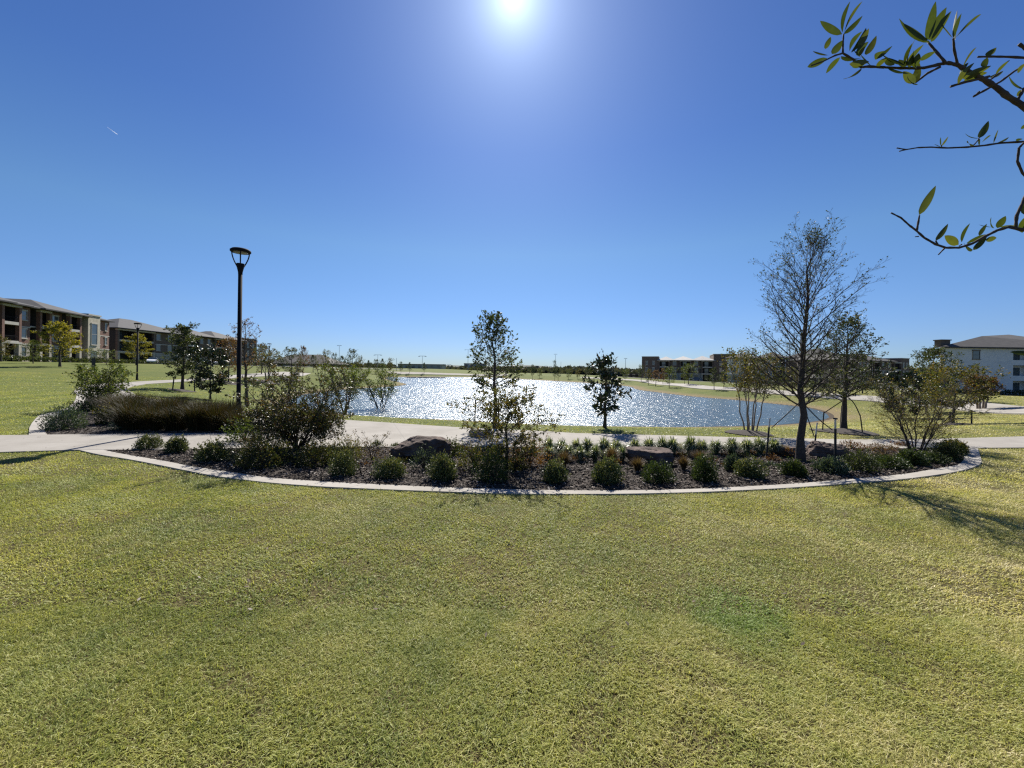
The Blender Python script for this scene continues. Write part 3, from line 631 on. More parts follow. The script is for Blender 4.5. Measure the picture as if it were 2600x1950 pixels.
def rock(px, py, top, wpx, seed, label, dz=.8, flat=1.0, planes=16, mat='rock', sub=5):
    e, h, w_, b = place('boulder', label, 'boulder', px, py, top, wpx)
    r = np.random.default_rng(seed); me = bmesh.new(); bmesh.ops.create_icosphere(me, subdivisions=sub, radius=1)
    nrm_ = r.normal(0, 1, (planes, 3)); nrm_[:, 2] *= .9; nrm_ /= np.linalg.norm(nrm_, axis=1, keepdims=True); dd = r.uniform(.68, 1.0, planes)
    if flat < 1: nrm_[0] = (0.05, -.05, 1); dd[0] = flat
    V = np.array([v.co for v in me.verts]); pr = V @ nrm_.T; rad = np.min(np.where(pr > .05, dd / np.maximum(pr, .05), 9), 1); rad = np.minimum(rad, 1.15)
    from mathutils import noise as mn
    nz = np.array([mn.fractal(Vector(v * 2.2 + seed), 1.0, 2.1, 5) for v in V]); nz2 = np.array([mn.noise(Vector((v[0]*2, v[1]*2, v[2]*9 + seed))) for v in V]); rad = rad * (1 + .13 * nz + .05 * nz2)
    V = V * rad[:, None]; V /= np.array([np.ptp(V[:, 0]) / 2, np.ptp(V[:, 1]) / 2, 1]); V[:, 2] = (V[:, 2] - V[:, 2].min()) / np.ptp(V[:, 2])
    V = V * [w_ / 2, w_ / 2 * dz, h * 1.28] - [0, 0, h * .28]
    for v, c in zip(me.verts, V): v.co = c
    m2 = bpy.data.meshes.new('boulder'); me.to_mesh(m2); me.free(); m2.materials.append(M[mat])
    bpy.data.objects.remove(e); o = bpy.data.objects.new('boulder', m2); COL.objects.link(o); o.location = [float(q) for q in (b[0] * (1 + w_*dz*.4/b[1]), b[1] + w_ * dz * .4, b[2])]
    for p_ in m2.polygons: p_.use_smooth = False
    tag(o, label, 'boulder'); return o
m, t = node_mat('rock'); c = ramp(t, noise(t, 3.5, 8, .65), [(.3, (.045,.035,.03)), (.5, (.10,.075,.062)), (.68, (.19,.14,.115))])
link_out(t, principled(t, c, .9, bump(t, noise(t, 16, 8, .7), .9, .03), spec=.2)); M['rock'] = m
m, t = node_mat('rock_grey'); c = ramp(t, noise(t, 3, 8, .65), [(.3, (.12,.11,.10)), (.6, (.25,.23,.21))])
link_out(t, principled(t, c, .9, bump(t, noise(t, 14, 8, .7), .8, .03), spec=.2)); M['rock_grey'] = m
# ------------------------------------------------------------------ street lamps
def make_lamp(loc, label, group='black park lamp posts', k=1.0):
    e = empty('street_lamp', loc, label, 'street lamp', group)
    b = MB(); b.lathe([(.13, 0), (.13, .03), (.085, .06), (.075, .5), (.058, .56), (.055, 4.62)], 20); b.build('pole', M['metal_black'], e, True)
    b = MB(); b.lathe([(.056, 4.58), (.06, 4.66), (.085, 4.78), (.115, 4.90), (.10, 4.93), (.03, 4.945)], 20); b.build('hub', M['metal_black'], e, True)
    for q in (0.0, 2.094, 4.189):
        a = q - math.radians(56); P = []
        for f in np.linspace(0, 1, 9): r_ = .095 + .16 * math.sin(f * 1.45) ** 1.0; P.append((r_ * math.cos(a), r_ * math.sin(a), 4.84 + .46 * f))
        b = MB(); b.tube(P, .017, 6); b.build('arm', M['metal_black'], e, True)
    b = MB(); b.lathe([(.19, 5.285), (.250, 5.28), (.268, 5.30), (.268, 5.345), (.22, 5.385), (.08, 5.405)], 32); b.build('lamp_head', M['metal_black'], e, True)
    b = MB(); b.lathe([(.05, 5.262), (.19, 5.27), (.192, 5.284)], 28); b.build('lens', M['lens'], e, True)
    return e
LB = base_of(605, 1066)
lamp = make_lamp(LB, 'tall black lamp post with round hoop head, the nearest one, behind the large leafy bush'); LKZ = (LB[2] * 0 + (1066 - 632) / F * LB[1]) / 5.395; lamp.scale = (1, 1, float(LKZ))
for px, py, lb in ((348, 965, 'black lamp post standing between the yellow tree and the slender dark oak'), (683, 951, 'small distant black lamp post above the rounded olive tree')):
    b = base_of(px, py); c = copy_tree(lamp); c.location = [float(q) for q in b]; c['label'] = lb
    c.scale = (1, 1, float((py - (820 if px == 348 else 872)) / F * b[1] / 5.395))
# ------------------------------------------------------------------ near planting bed: trees
e, h, w_, b = place('shade_tree', 'tallest tree, nearly bare twiggy oak with a few small leaves, staked in the mulch bed', 'tree', 2033, 1175, 566, 300)
leader_tree(11, h, w_ * .76, .25, 64, ((8, .55, .42, .15), (5, .55, .5, .15), (3, .6, .5, .2)), .058, 'oak', 4600, .036, .5, 'leaf_oak', 'bark', (.012, 0), e, (.90, .24), .10, 1, .012, .022, 0., 1.3, .34)
BIGT = b
e, h, w_, b = place('small_tree', 'low young tree with olive and rusty leaves in the middle of the front bed', 'tree', 1286, 1192, 968, 240)
leader_tree(12, h, w_ * 1.3, .13, 34, ((8, .6, .45, .15), (5, .6, .5, .2)), .028, 'ragged', 6000, .050, .40, 'leaf_olive', 'bark', (0, 0), e, (1.3, .5), .16, 1, .008, .02)
e, h, w_, b = place('bush', 'big wide leafy bush with upright shoots right of the nearest lamp post', 'bush', 756, 1144, 930, 300)
multi_tree(13, h, w_ * 1.0, 9, .34, .12, 11, ((6, .7, .5, .15), (3, .7, .5, .2)), .016, 6500, .050, .42, 'leaf_bush', 'bark', e, .012, 1, .25, .10, 'stems', 'foliage', .95)
W_ = Woody(77)                                              # dense skirt of low growth
for k in range(46):
    a = k * 2.4; W_.branch((0, 0, .05), (math.cos(a) * 1.1, math.sin(a) * .9, .55 + .7 * (k % 5) / 5), w_ * .50 * (.7 + .3 * random.random()), .007, 0, ((6, .7, .45, .25), (3, .7, .5, .2)), .05)
W_.mb.build('low_stems', M['bark'], e); W_.leaves(11000, .046, .5, 0, .02, 'low_foliage', M['leaf_bush'], e)
e, h, w_, b = place('bush', 'airy fine twigged brownish bush at the right end of the front bed', 'bush', 2325, 1150, 948, 205)
multi_tree(14, h, w_ * 1.05, 9, .40, .10, 12, ((6, .7, .5, .15), (4, .7, .5, .2)), .012, 6000, .032, .4, 'leaf_olive', 'bark', e, .014, 1, .16, .09, 'stems', 'foliage', 1.0)
e, h, w_, b = place('bush', 'loose green and brown bush at the back of the left planting bed', 'bush', 256, 1040, 925, 120)
multi_tree(15, h, w_ * 1.05, 8, .36, .12, 10, ((5, .7, .5, .15), (3, .7, .5, .2)), .018, 5000, .075, .45, 'leaf_green', 'bark', e, .04, 1, .14, .14, 'stems', 'foliage', 1.0)
# ------------------------------------------------------------------ boulders
rock(1075, 1172, 1112, 150, 3, 'rounded brown boulder with a jagged top, left of the small rusty tree', .7, 1, 18)
rock(1022, 1166, 1128, 62, 9, 'low dark boulder leaning on the left side of the rounded brown boulder', .8, 1, 14)
rock(1640, 1186, 1143, 130, 5, 'flat topped layered boulder in front of the striped grass row', .6, .5, 14)
rock(1692, 1190, 1165, 40, 15, 'small squat stone at the right foot of the flat topped boulder', .8, .8, 12)
rock(2095, 1164, 1124, 100, 6, 'black shaded boulder behind the trunk of the tallest tree', .6, .85, 14)
rock(1995, 1162, 1136, 78, 8, 'low flat brown stone left of the trunk of the tallest tree', .6, .5, 12)
rock(1218, 1113, 1094, 62, 10, 'low pale grey stone behind the small rusty tree by the pond side lawn edge', .6, .6, 12, 'rock_grey', 4)
# ------------------------------------------------------------------ clipped shrubs along the kerb
SH = [ # px, base, top, width, mat, label, extra shoots
 (377,1160,1114,62,'leaf_box','round dark shrub, leftmost one in the front bed',0),
 (447,1168,1122,52,'leaf_box','small round shrub, second from the left end of the front bed',0),
 (543,1192,1132,78,'leaf_box','dark shrub with pale dry shoots, left of the big wide bush',16),
 (872,1228,1168,72,'leaf_box','grey green shrub right beside the big wide bush at the kerb',3),
 (990,1235,1172,76,'leaf_box','pale tipped shrub at the kerb below the left flank of the brown boulder',3),
 (1125,1241,1178,74,'leaf_box','pale tipped rounded shrub just left of the small rusty tree',3),
 (1250,1246,1160,92,'leaf_live','dark tall shrub at the foot of the small rusty tree',4),
 (1408,1247,1188,60,'leaf_box','narrow dark shrub, first to the right of the small rusty tree',2),
 (1540,1250,1184,80,'leaf_box','yellow green ragged shrub by the kerb, left of the flat topped boulder',4),
 (1667,1248,1184,78,'leaf_live','tight green ball shrub in front of the flat topped boulder',0),
 (1787,1243,1180,66,'leaf_live','green ball shrub, first to the right of the flat topped boulder',0),
 (1903,1234,1176,66,'leaf_box','leafy shrub with a darker one touching it behind, left of the tallest tree',3),
 (1862,1215,1170,46,'leaf_juni','upright bluish shrub behind the leafy shrub left of the tallest tree',0),
 (2017,1230,1180,56,'leaf_live','light green shrub at the kerb in front of the trunk of the tallest tree',2),
 (2112,1222,1178,72,'leaf_juni','dark spreading shrub below the right stake of the tallest tree',0),
 (2185,1218,1164,82,'leaf_oak','largest dark shrub of the hedge at the right end of the front bed',2),
 (2258,1210,1168,84,'leaf_live','low spreading shrub, second in the hedge at the right end of the front bed',3),
 (2314,1202,1160,70,'leaf_live','low green shrub, third in the hedge at the right end of the front bed',3),
 (2362,1196,1155,62,'leaf_live','small green shrub, fourth in the hedge below the airy brownish bush',2),
 (2402,1188,1138,64,'leaf_oak','dark shrub near the right tip of the front bed',4),
 (2425,1172,1124,52,'leaf_olive','twiggy brown shrub at the very right tip of the front bed',8)]
for k, (px, py, tp, wp, mt, lb, ex) in enumerate(SH):
    j = math.sin(k * 2.7) * .12
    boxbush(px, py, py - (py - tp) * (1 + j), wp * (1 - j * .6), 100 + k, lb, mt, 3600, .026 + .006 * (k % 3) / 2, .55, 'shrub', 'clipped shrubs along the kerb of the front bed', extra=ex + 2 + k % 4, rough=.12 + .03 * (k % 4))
MID = [
 (668,1212,1128,150,'leaf_bush','low spreading shrub added for the dark skirt and shadow under the left side of the big wide bush','shrub',5200,.036),  # this and the next: shrubs added to fill the bush's dark skirt and shadow
 (800,1206,1140,110,'leaf_bush','low shrub added for the dark skirt and shadow under the right side of the big wide bush','shrub',3600,.034),
 (165,1100,1046,92,'leaf_juni','wide bluish juniper at the left corner of the left bed','juniper',2600,.05),
 (268,1085,1038,46,'leaf_olive','small yellowish shrub between the juniper and the tall dark grasses','shrub',1500,.045),
 (310,1100,1078,60,'leaf_juni','low grey green groundcover plant at the front of the tall dark grasses','shrub',1200,.035),
 (212,1052,1024,70,'leaf_oak','dark low shrub behind the bluish juniper','shrub',1600,.055),
 (885,1188,1126,90,'leaf_olive','loose olive shrub between the big wide bush and the brown boulder','shrub',1500,.034),
 (850,1190,1140,60,'leaf_oak','dark loose shrub touching the right side of the big wide bush','shrub',1200,.034),
 (1075,1215,1152,84,'leaf_juni','thin grey twiggy shrub in front of the brown boulder','shrub',700,.026),
 (1150,1178,1128,70,'leaf_oak','dark green shrub touching the right side of the brown boulder','shrub',1400,.034),
 (1205,1212,1140,100,'leaf_olive','low olive and yellow growth left of the small rusty tree trunk','shrub',1500,.034),
 (1345,1205,1134,110,'leaf_rust','rusty red low shrub right of the small rusty tree trunk','shrub',1700,.030),
 (1310,1215,1160,70,'leaf_olive','low olive shrub directly behind the small rusty tree trunk','shrub',1100,.03),
 (1990,1178,1142,54,'leaf_rust','orange red small shrub left of the trunk of the tallest tree','shrub',900,.026),
 (1965,1188,1165,44,'leaf_red','tiny red shrub below the left stake of the tallest tree','shrub',500,.022),
 (2165,1160,1130,70,'leaf_red','low brown shrub right of the black shaded boulder','shrub',1000,.028),
 (2235,1165,1138,80,'leaf_red','low brown spreading plant behind the hedge at the right end','shrub',1000,.028),
 (620,1132,1075,90,'leaf_green','green shrub at the foot of the nearest lamp post','shrub',1600,.045),
 (640,1165,1118,60,'leaf_red','small reddish tuft at the left foot of the big wide bush','shrub',600,.03)]
for k, (px, py, tp, wp, mt, lb, ct, n, ls) in enumerate(MID):
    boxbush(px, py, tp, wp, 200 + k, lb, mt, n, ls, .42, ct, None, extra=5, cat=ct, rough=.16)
# low brown rosettes scattered on the mulch
rr = random.Random(5)
for k, (px, py) in enumerate([(1418,1172),(1462,1186),(1497,1176),(1478,1194),(1568,1196),(1722,1176),(1745,1196),(1808,1188),(1836,1172),(1858,1160),(1884,1156),(1905,1168),(1930,1178),(1938,1158),(1780,1206),(1952,1202),(1845,1200),(925,1200),(950,1186),(1812,1160),(1762,1164),(2060,1190),(1376,1192),(1700,1206),(1590,1208)]):
    boxbush(px, py, py - rr.uniform(12, 22), rr.uniform(26, 42), 300 + k, 'small low brown plant dying back on the mulch of the front bed', 'leaf_red' if k % 3 else 'leaf_juni', 260, .028, .4, 'groundcover_plant', 'small brown plants scattered on the mulch', cat='plant', rough=.2, extra=2)
for k in range(46):
    px = rr.uniform(690, 2330); py = rr.uniform(1158, 1212) if k % 2 else rr.uniform(1150, 1180)
    boxbush(px, py, py - rr.uniform(10, 26), rr.uniform(26, 52), 350 + k, 'small low plant half hidden among the others on the mulch of the front bed', ('leaf_oak', 'leaf_bush', 'leaf_red', 'leaf_juni')[k % 4], 420, .030, .4, 'groundcover_plant', 'low filler plants on the mulch', cat='plant', rough=.22, extra=4)
# brown fountain grasses
for k, (px, py, tp, wp, lb) in enumerate([(1432,1196,1146,44,'brown fountain grass, leftmost tuft right of the rusty red shrub'),(1553,1186,1138,52,'reddish brown grass tuft at the left edge of the flat topped boulder'),(1618,1206,1164,50,'brown grass tuft in front of the flat topped boulder'),(1735,1200,1160,44,'thin brown grass tuft right of the small squat stone'),(1776,1184,1146,58,'wide brown grass tuft below the striped grass row')]):
    bladeclump(px, py, tp, wp, 400 + k, lb, 'grass_brown', 420, 'fountain_grass', 'grass tuft', None, .0022, .5)
# striped lilyturf
for k in range(17):
    px = 1388 + k * 36 + rr.uniform(-7, 7)
    bladeclump(px, 1162 + rr.uniform(-3, 4), 1113 + rr.uniform(-5, 5), rr.uniform(56, 70), 500 + k, 'clump of arching striped grass in the row along the path', 'turf_stripe', 420, 'striped_grass', 'grass clump', 'striped grass clumps in a row along the path', .0062, 1.5)
for k in range(6):
    px = 1400 + k * 37 + rr.uniform(-7, 7)
    bladeclump(px, 1175 + rr.uniform(-3, 4), 1129 + rr.uniform(-3, 5), rr.uniform(46, 56), 540 + k, 'clump of arching striped grass in the shorter second row near the rusty red shrub', 'turf_stripe', 240, 'striped_grass', 'grass clump', 'striped grass clumps in the second row', .0058, 1.5)
# tall dark ornamental grasses in the left bed
tg = [(338,1098),(392,1099),(446,1099),(500,1100),(552,1100),(598,1101),(318,1076),(368,1078),(424,1080),(480,1081),(536,1082),(588,1084),(300,1052),(346,1056),(400,1060),(456,1064),(512,1068),(566,1072)]
for k, (px, py) in enumerate(tg):
    row = 0 if k < 6 else (1 if k < 12 else 2)
    bladeclump(px + rr.uniform(-6, 6), py, py - (56, 50, 42)[row] - rr.uniform(0, 28), rr.uniform(84, 104), 600 + k, 'clump of tall dark brownish grass in the left planting bed', 'grass_dark', 1300, 'ornamental_grass', 'grass clump', 'tall dark grasses massed in the left bed', .0035, .45, hv=.6, foot=.5)
# tall dry flower stalks
for k, (px, py, tp, wp, lb) in enumerate([(945,1172,1098,100,'wiry plant with dry flower heads between the big wide bush and the brown boulder'), (2245,1166,1132,60,'short wiry plant with tiny dark seed heads left of the airy brownish bush')]):
    e, h, w_, b = place('flower_plant', lb, 'plant', px, py, tp, wp); mb = MB(); r_ = np.random.default_rng(k); hd = []; 
    for j in range(16):
        a = r_.random() * 6.28; q = r_.uniform(.1, .5) * w_; tp_ = np.array([math.cos(a) * q, math.sin(a) * q * .7, h * r_.uniform(.6, 1)]); mid = tp_ * [.4, .4, .6]
        mb.tube([[0, 0, 0], mid, tp_], [.004, .003, .002], 3, cap=False); hd.append(tp_)
    mb.build('stalks', M['bark'], e); hd = np.array(hd); c = np.repeat(hd, 16, 0) + r_.normal(0, .018, (len(hd) * 16, 3)); low = r_.normal(0, 1, (500, 3)) * [w_ * .22, w_ * .2, h * .16] + [0, 0, h * .25]
    leafmesh(np.vstack([c, np.abs(low) * [0, 0, 1] + low * [1, 1, 0]]), np.tile([0, 0, 1.], (len(c) + 500, 1)), .026, .45, r_, 'flower_heads', M['flower_dry'], e)
# ------------------------------------------------------------------ stakes with straps
def stake(px, py, tpx, tpy, label, strap=None, sleeve=.72, rad=.012, cap=False, group='stakes bracing the young trees'):
    b = base_of(px, py); top = at(tpx, tpy, b[1]) - b
    e = empty('tree_stake', b, label, 'stake', group)
    mb = MB(); mb.tube([[0, 0, -.05], top * sleeve], rad * 1.25, 8); mb.build('sleeve', M['strap'], e)
    mb = MB(); mb.tube([top * sleeve * .99, top], rad, 8); mb.build('post', M['metal_grey'] if b[1] < 10 else M['strap'], e)
    if cap: mb = MB(); mb.lathe([(rad * 1.2, -.012), (rad * 2.2, -.01), (rad * 2.2, .012), (.004, .016)], 12, c=tuple(top)); mb.build('cap', M['strap'], e)
    if strap is not None:
        (ax, ay), (bx, by), Yb, sag = strap; A = at(ax, ay, b[1]) - b; B = at(bx, by, Yb) - b; f = np.linspace(0, 1, 9)[:, None]
        P = A + (B - A) * f; P[:, 2] += sag * np.sin(f[:, 0] * math.pi); mb = MB(); mb.tube(P, .009 if b[1] < 10 else .013, 5); mb.build('strap', M['strap'], e)
    return e
TY = float(BIGT[1])
stake(1945, 1166, 1955, 1061, 'stake with a long strap up to the left of the tallest tree', ((1959, 1086), (2029, 1022), TY, -.01), .78)
stake(2066, 1152, 2075, 1073, 'stake standing behind the trunk and black boulder of the tallest tree', ((2067, 1108), (2038, 1025), TY, 0), .62)
stake(2121, 1186, 2121, 1063, 'capped stake right of the trunk of the tallest tree', ((2114, 1092), (2042, 1026), TY, -.03), .79, .015, True)
e, h, w_, b = place('shade_tree', 'leafy oak on the pond side lawn just behind the tallest tree', 'tree', 2142, 1095, 792, 175)
leader_tree(21, h, w_ * .95, .28, 44, ((7, .62, .42, .15), (4, .6, .5, .15)), .062, 'oak', 5200, .058, .5, 'leaf_oak', 'bark', (.02, 0), e, (1.15, .35), .2, 1, .02, .01); OY = float(b[1])
stake(2088, 1095, 2092, 1045, 'left stake of the leafy oak behind the tallest tree', ((2093, 1048), (2138, 1018), OY, 0), .95)
stake(2133, 1090, 2137, 1030, 'stake hard against the trunk of the leafy oak behind the tallest tree', None, .7)
stake(2191, 1102, 2184, 1053, 'right stake with a bowed strap beside the leafy oak', ((2184, 1056), (2152, 1010), OY, .10), .75)
e, h, w_, b = place('shade_tree', 'dark slim oak on the near bank in front of the bright sun glitter', 'tree', 1257, 1086, 797, 138)
leader_tree(22, h, w_ * 1.0, .33, 40, ((7, .62, .42, .15), (4, .6, .5, .15)), .05, 'oak', 2600, .085, .5, 'leaf_oak', 'bark', (-.02, 0), e, (1.3, .5), .2, 1, .03, .012); PY_ = float(b[1])
stake(1205, 1074, 1208, 1013, 'stake with a strap left of the dark slim oak on the bank', ((1208, 1025), (1252, 998), PY_, 0), .95, .014)
stake(1266, 1084, 1266, 1012, 'stake close to the trunk of the dark slim oak on the bank', None, .95, .014)
e, h, w_, b = place('magnolia_tree', 'dark magnolia with glossy leaf clumps on the near bank right of the glitter', 'tree', 1535, 1086, 899, 98)
leader_tree(23, h, w_ * 1.05, .2, 26, ((4, .7, .45, .35), (2, .7, .5, .2)), .040, 'ragged', 1050, .14, .45, 'leaf_mag', 'bark', (.015, 0), e, (1.1, .35), .25, 4, .05, .012)
e, h, w_, b = place('crape_myrtle', 'many stemmed crape myrtle with pale trunks and green brown top, left of the tallest tree', 'tree', 1903, 1100, 888, 150)
multi_tree(24, h, w_, 6, .26, .40, 10, ((5, .7, .5, .15), (4, .7, .5, .2)), .017, 3600, .06, .5, 'leaf_olive', 'bark_pale', e, .05, 1, .22, .16)
for k, (px, py, tp, wp, lb) in enumerate([(874,1052,926,125,'multi stemmed dark tree on the left near bank, left one of the pair'), (967,1058,926,96,'multi stemmed tree in a mulch mound, right one of the near bank pair')]):
    e, h, w_, b = place('multi_stem_tree', lb, 'tree', px, py, tp, wp)
    multi_tree(31 + k, h, w_ * 1.1, 5, .36, .30, 9, ((5, .7, .5, .15), (4, .7, .5, .2)), .035, 3000, .11, .45, 'leaf_green', 'bark', e, .06, 1, .18, .06)
# tree behind the lamp
e, h, w_, b = place('young_tree', 'tall thin nearly bare tree with reddish leaves right behind the nearest lamp post', 'tree', 627, 1032, 806, 90)
leader_tree(33, h, w_ * 1.0, .42, 26, ((5, .6, .42, .2), (3, .6, .5, .2)), .085, 'oak', 1100, .10, .45, 'leaf_red', 'bark', (-.03, 0), e, (1.0, .35), .2, 1, .03, .012); LY = float(b[1])
stake(666, 1034, 666, 989, 'dark stake with a strap right of the thin reddish tree', ((665, 991), (630, 960), LY, 0), .95, .02)
stake(591, 1028, 594, 1000, 'short dark stake left of the nearest lamp post, strapped to the thin reddish tree', ((594, 1002), (624, 958), LY, 0), .95, .02)
e, h, w_, b = place('shade_tree', 'dark slender oak alone on the left lawn between two lamp posts', 'tree', 463, 991, 822, 92)
leader_tree(34, h, w_ * 1.1, .24, 34, ((6, .65, .45, .15), (3, .6, .5, .2)), .09, 'ragged', 4200, .15, .5, 'leaf_oak', 'bark', (.02, 0), e, (1.35, .5), .1, 1, .06, .015)
stake(438, 990, 442, 957, 'leaning stake left of the dark slender oak', None, .95, .03)
stake(494, 994, 494, 964, 'dark stake right of the dark slender oak', None, .95, .03)
e, h, w_, b = place('magnolia_tree', 'dark round magnolia left of the nearest lamp post with bare lower limbs', 'tree', 534, 1014, 878, 72)
leader_tree(35, h, w_ * 1.1, .14, 28, ((5, .7, .5, .25), (2, .7, .5, .2)), .05, 'round', 3000, .18, .5, 'leaf_mag', 'bark', (.01, 0), e, (1.1, .45), .2, 4, .06, .015)
# right lawn trees
e, h, w_, b = place('magnolia_tree', 'dark magnolia behind the left side of the airy brownish bush', 'tree', 2290, 1064, 944, 78)
leader_tree(36, h, w_ * 1.15, .1, 26, ((5, .7, .5, .25), (2, .7, .5, .2)), .05, 'round', 3200, .15, .5, 'leaf_mag', 'bark', (0, 0), e, (1.2, .5), .2, 4, .05, .015)
e, h, w_, b = place('shade_tree', 'rusty green leaning tree in front of the white brick building', 'tree', 2418, 1078, 912, 120)
leader_tree(37, h, w_ * 1.15, .34, 30, ((6, .65, .45, .15), (3, .6, .5, .2)), .06, 'round', 4200, .09, .45, 'leaf_olive', 'bark', (.05, 0), e, (1.3, .5), .15, 1, .05, .012)
e, h, w_, b = place('shade_tree', 'tall dark green tree at the left corner of the white brick building', 'tree', 2368, 1020, 882, 88)
leader_tree(38, h, w_ * 1.15, .25, 30, ((6, .65, .45, .15), (3, .6, .5, .2)), .08, 'oak', 3600, .14, .45, 'leaf_oak', 'bark', (.02, 0), e, (1.3, .4), .15, 1, .07, .012)
e, h, w_, b = place('crape_myrtle', 'brown topped crape myrtle with pale trunks beside the thin path, before the white brick building', 'tree', 2492, 1040, 952, 76)
multi_tree(39, h, w_ * 1.05, 4, .22, .42, 9, ((4, .7, .5, .15), (3, .7, .5, .2)), .05, 2200, .13, .45, 'leaf_red', 'bark_pale', e, .06, 1, .15, .14)
e, h, w_, b = place('shade_tree', 'green bushy tree behind the airy brownish bush', 'tree', 2352, 1050, 945, 100)
leader_tree(40, h, w_ * 1.1, .2, 26, ((6, .65, .45, .15), (3, .6, .5, .2)), .06, 'round', 3000, .12, .5, 'leaf_green', 'bark', (0, 0), e, (1.3, .5), .15, 1, .06, .015)
stake(2467, 1077, 2467, 1041, 'dark stake with a strap right of the rusty green leaning tree', ((2467, 1043), (2432, 1030), float(base_of(2418, 1078)[1]), 0), .95, .02)
stake(2410, 1078, 2413, 1048, 'dark stake against the trunk of the rusty green leaning tree', None, .95, .02)
# mulch rings under the lawn trees
for px, py, rd in ((967, 1058, .95), (2142, 1096, .75), (1903, 1101, .55), (463, 992, .8), (680, 970, 1.2), (739, 964, 1.2), (580, 972, 1.2), (2418, 1079, .6)):
    b = base_of(px, py); a = np.linspace(0, 6.283, 25)[:-1]; X = b[0] + np.cos(a) * rd * (1 + .12 * np.sin(3 * a + px)); Y = b[1] + np.sin(a) * rd
    mb = MB(); mb.add(np.vstack([np.column_stack([X, Y, H(X, Y) + .02]), [[b[0], b[1], b[2] + .10]]]), [(i, (i + 1) % 24, 24) for i in range(24)]); tag(mb.build('mulch_ring', M['soil'], smooth=True), kind='structure')
# ------------------------------------------------------------------ smaller trees further off
for o in bpy.data.objects:
    if o.type == 'EMPTY' and o.get('category') in ('grass clump', 'grass tuft', 'plant'): o['kind'] = 'thing'
def protos():
    P = []
    for k, (kind, prof, mt) in enumerate([('l', 'oak', 'leaf_oak'), ('l', 'cone', 'leaf_oak'), ('l', 'round', 'leaf_green'), ('l', 'ragged', 'leaf_olive'), ('m', '', 'leaf_olive'), ('l', 'oak', 'leaf_yellow'), ('l', 'cone', 'leaf_red'), ('l', 'oak', 'leaf_red')]):
        e = bpy.data.objects.new('proto', None)
        if kind == 'l': leader_tree(700 + k, 5, 3, .24, 24, ((5, .65, .45, .15), (3, .6, .5, .2)), .07, prof, 5200 if mt == 'leaf_yellow' else 1700, .15 if mt == 'leaf_yellow' else .17, .5, mt, 'bark', (.01, 0), e, (1.2, .45), .15, 1, .07, .012)
        else: multi_tree(700 + k, 5, 3.4, 5, .3, .32, 9, ((4, .7, .5, .15), (3, .7, .5, .2)), .05, 1800, .17, .5, mt, 'bark_pale', e, .07, 1, .18, .12)
        P.append([c.data for c in bpy.data.objects if c.parent == e])
        for c in [c for c in bpy.data.objects if c.parent == e]: bpy.data.objects.remove(c)
        bpy.data.objects.remove(e)
    return P
PR = protos(); PW = [3, 3, 3, 3, 3.4, 3, 3, 3]
def far_tree(px, py, tp, wp, k, label, group='young trees in the park beyond the bed', mat=None, Y=None):
    b = base_of(px, py) if Y is None else np.array([*at(px, py, Y)])
    ppm = F / b[1]; hh = (py - tp) / ppm; ww = wp / ppm
    nm = {4: 'crape_myrtle', 5: 'yellow_tree'}.get(k, 'young_tree')
    e = empty(nm, b, label, 'tree', group, rr.random() * 6.28)
    for d in PR[k]:
        o = bpy.data.objects.new('crown' if 'crown' in d.name else 'trunk', d); COL.objects.link(o); o.parent = e
    e.scale = (ww / PW[k], ww / PW[k], hh / 5); return e
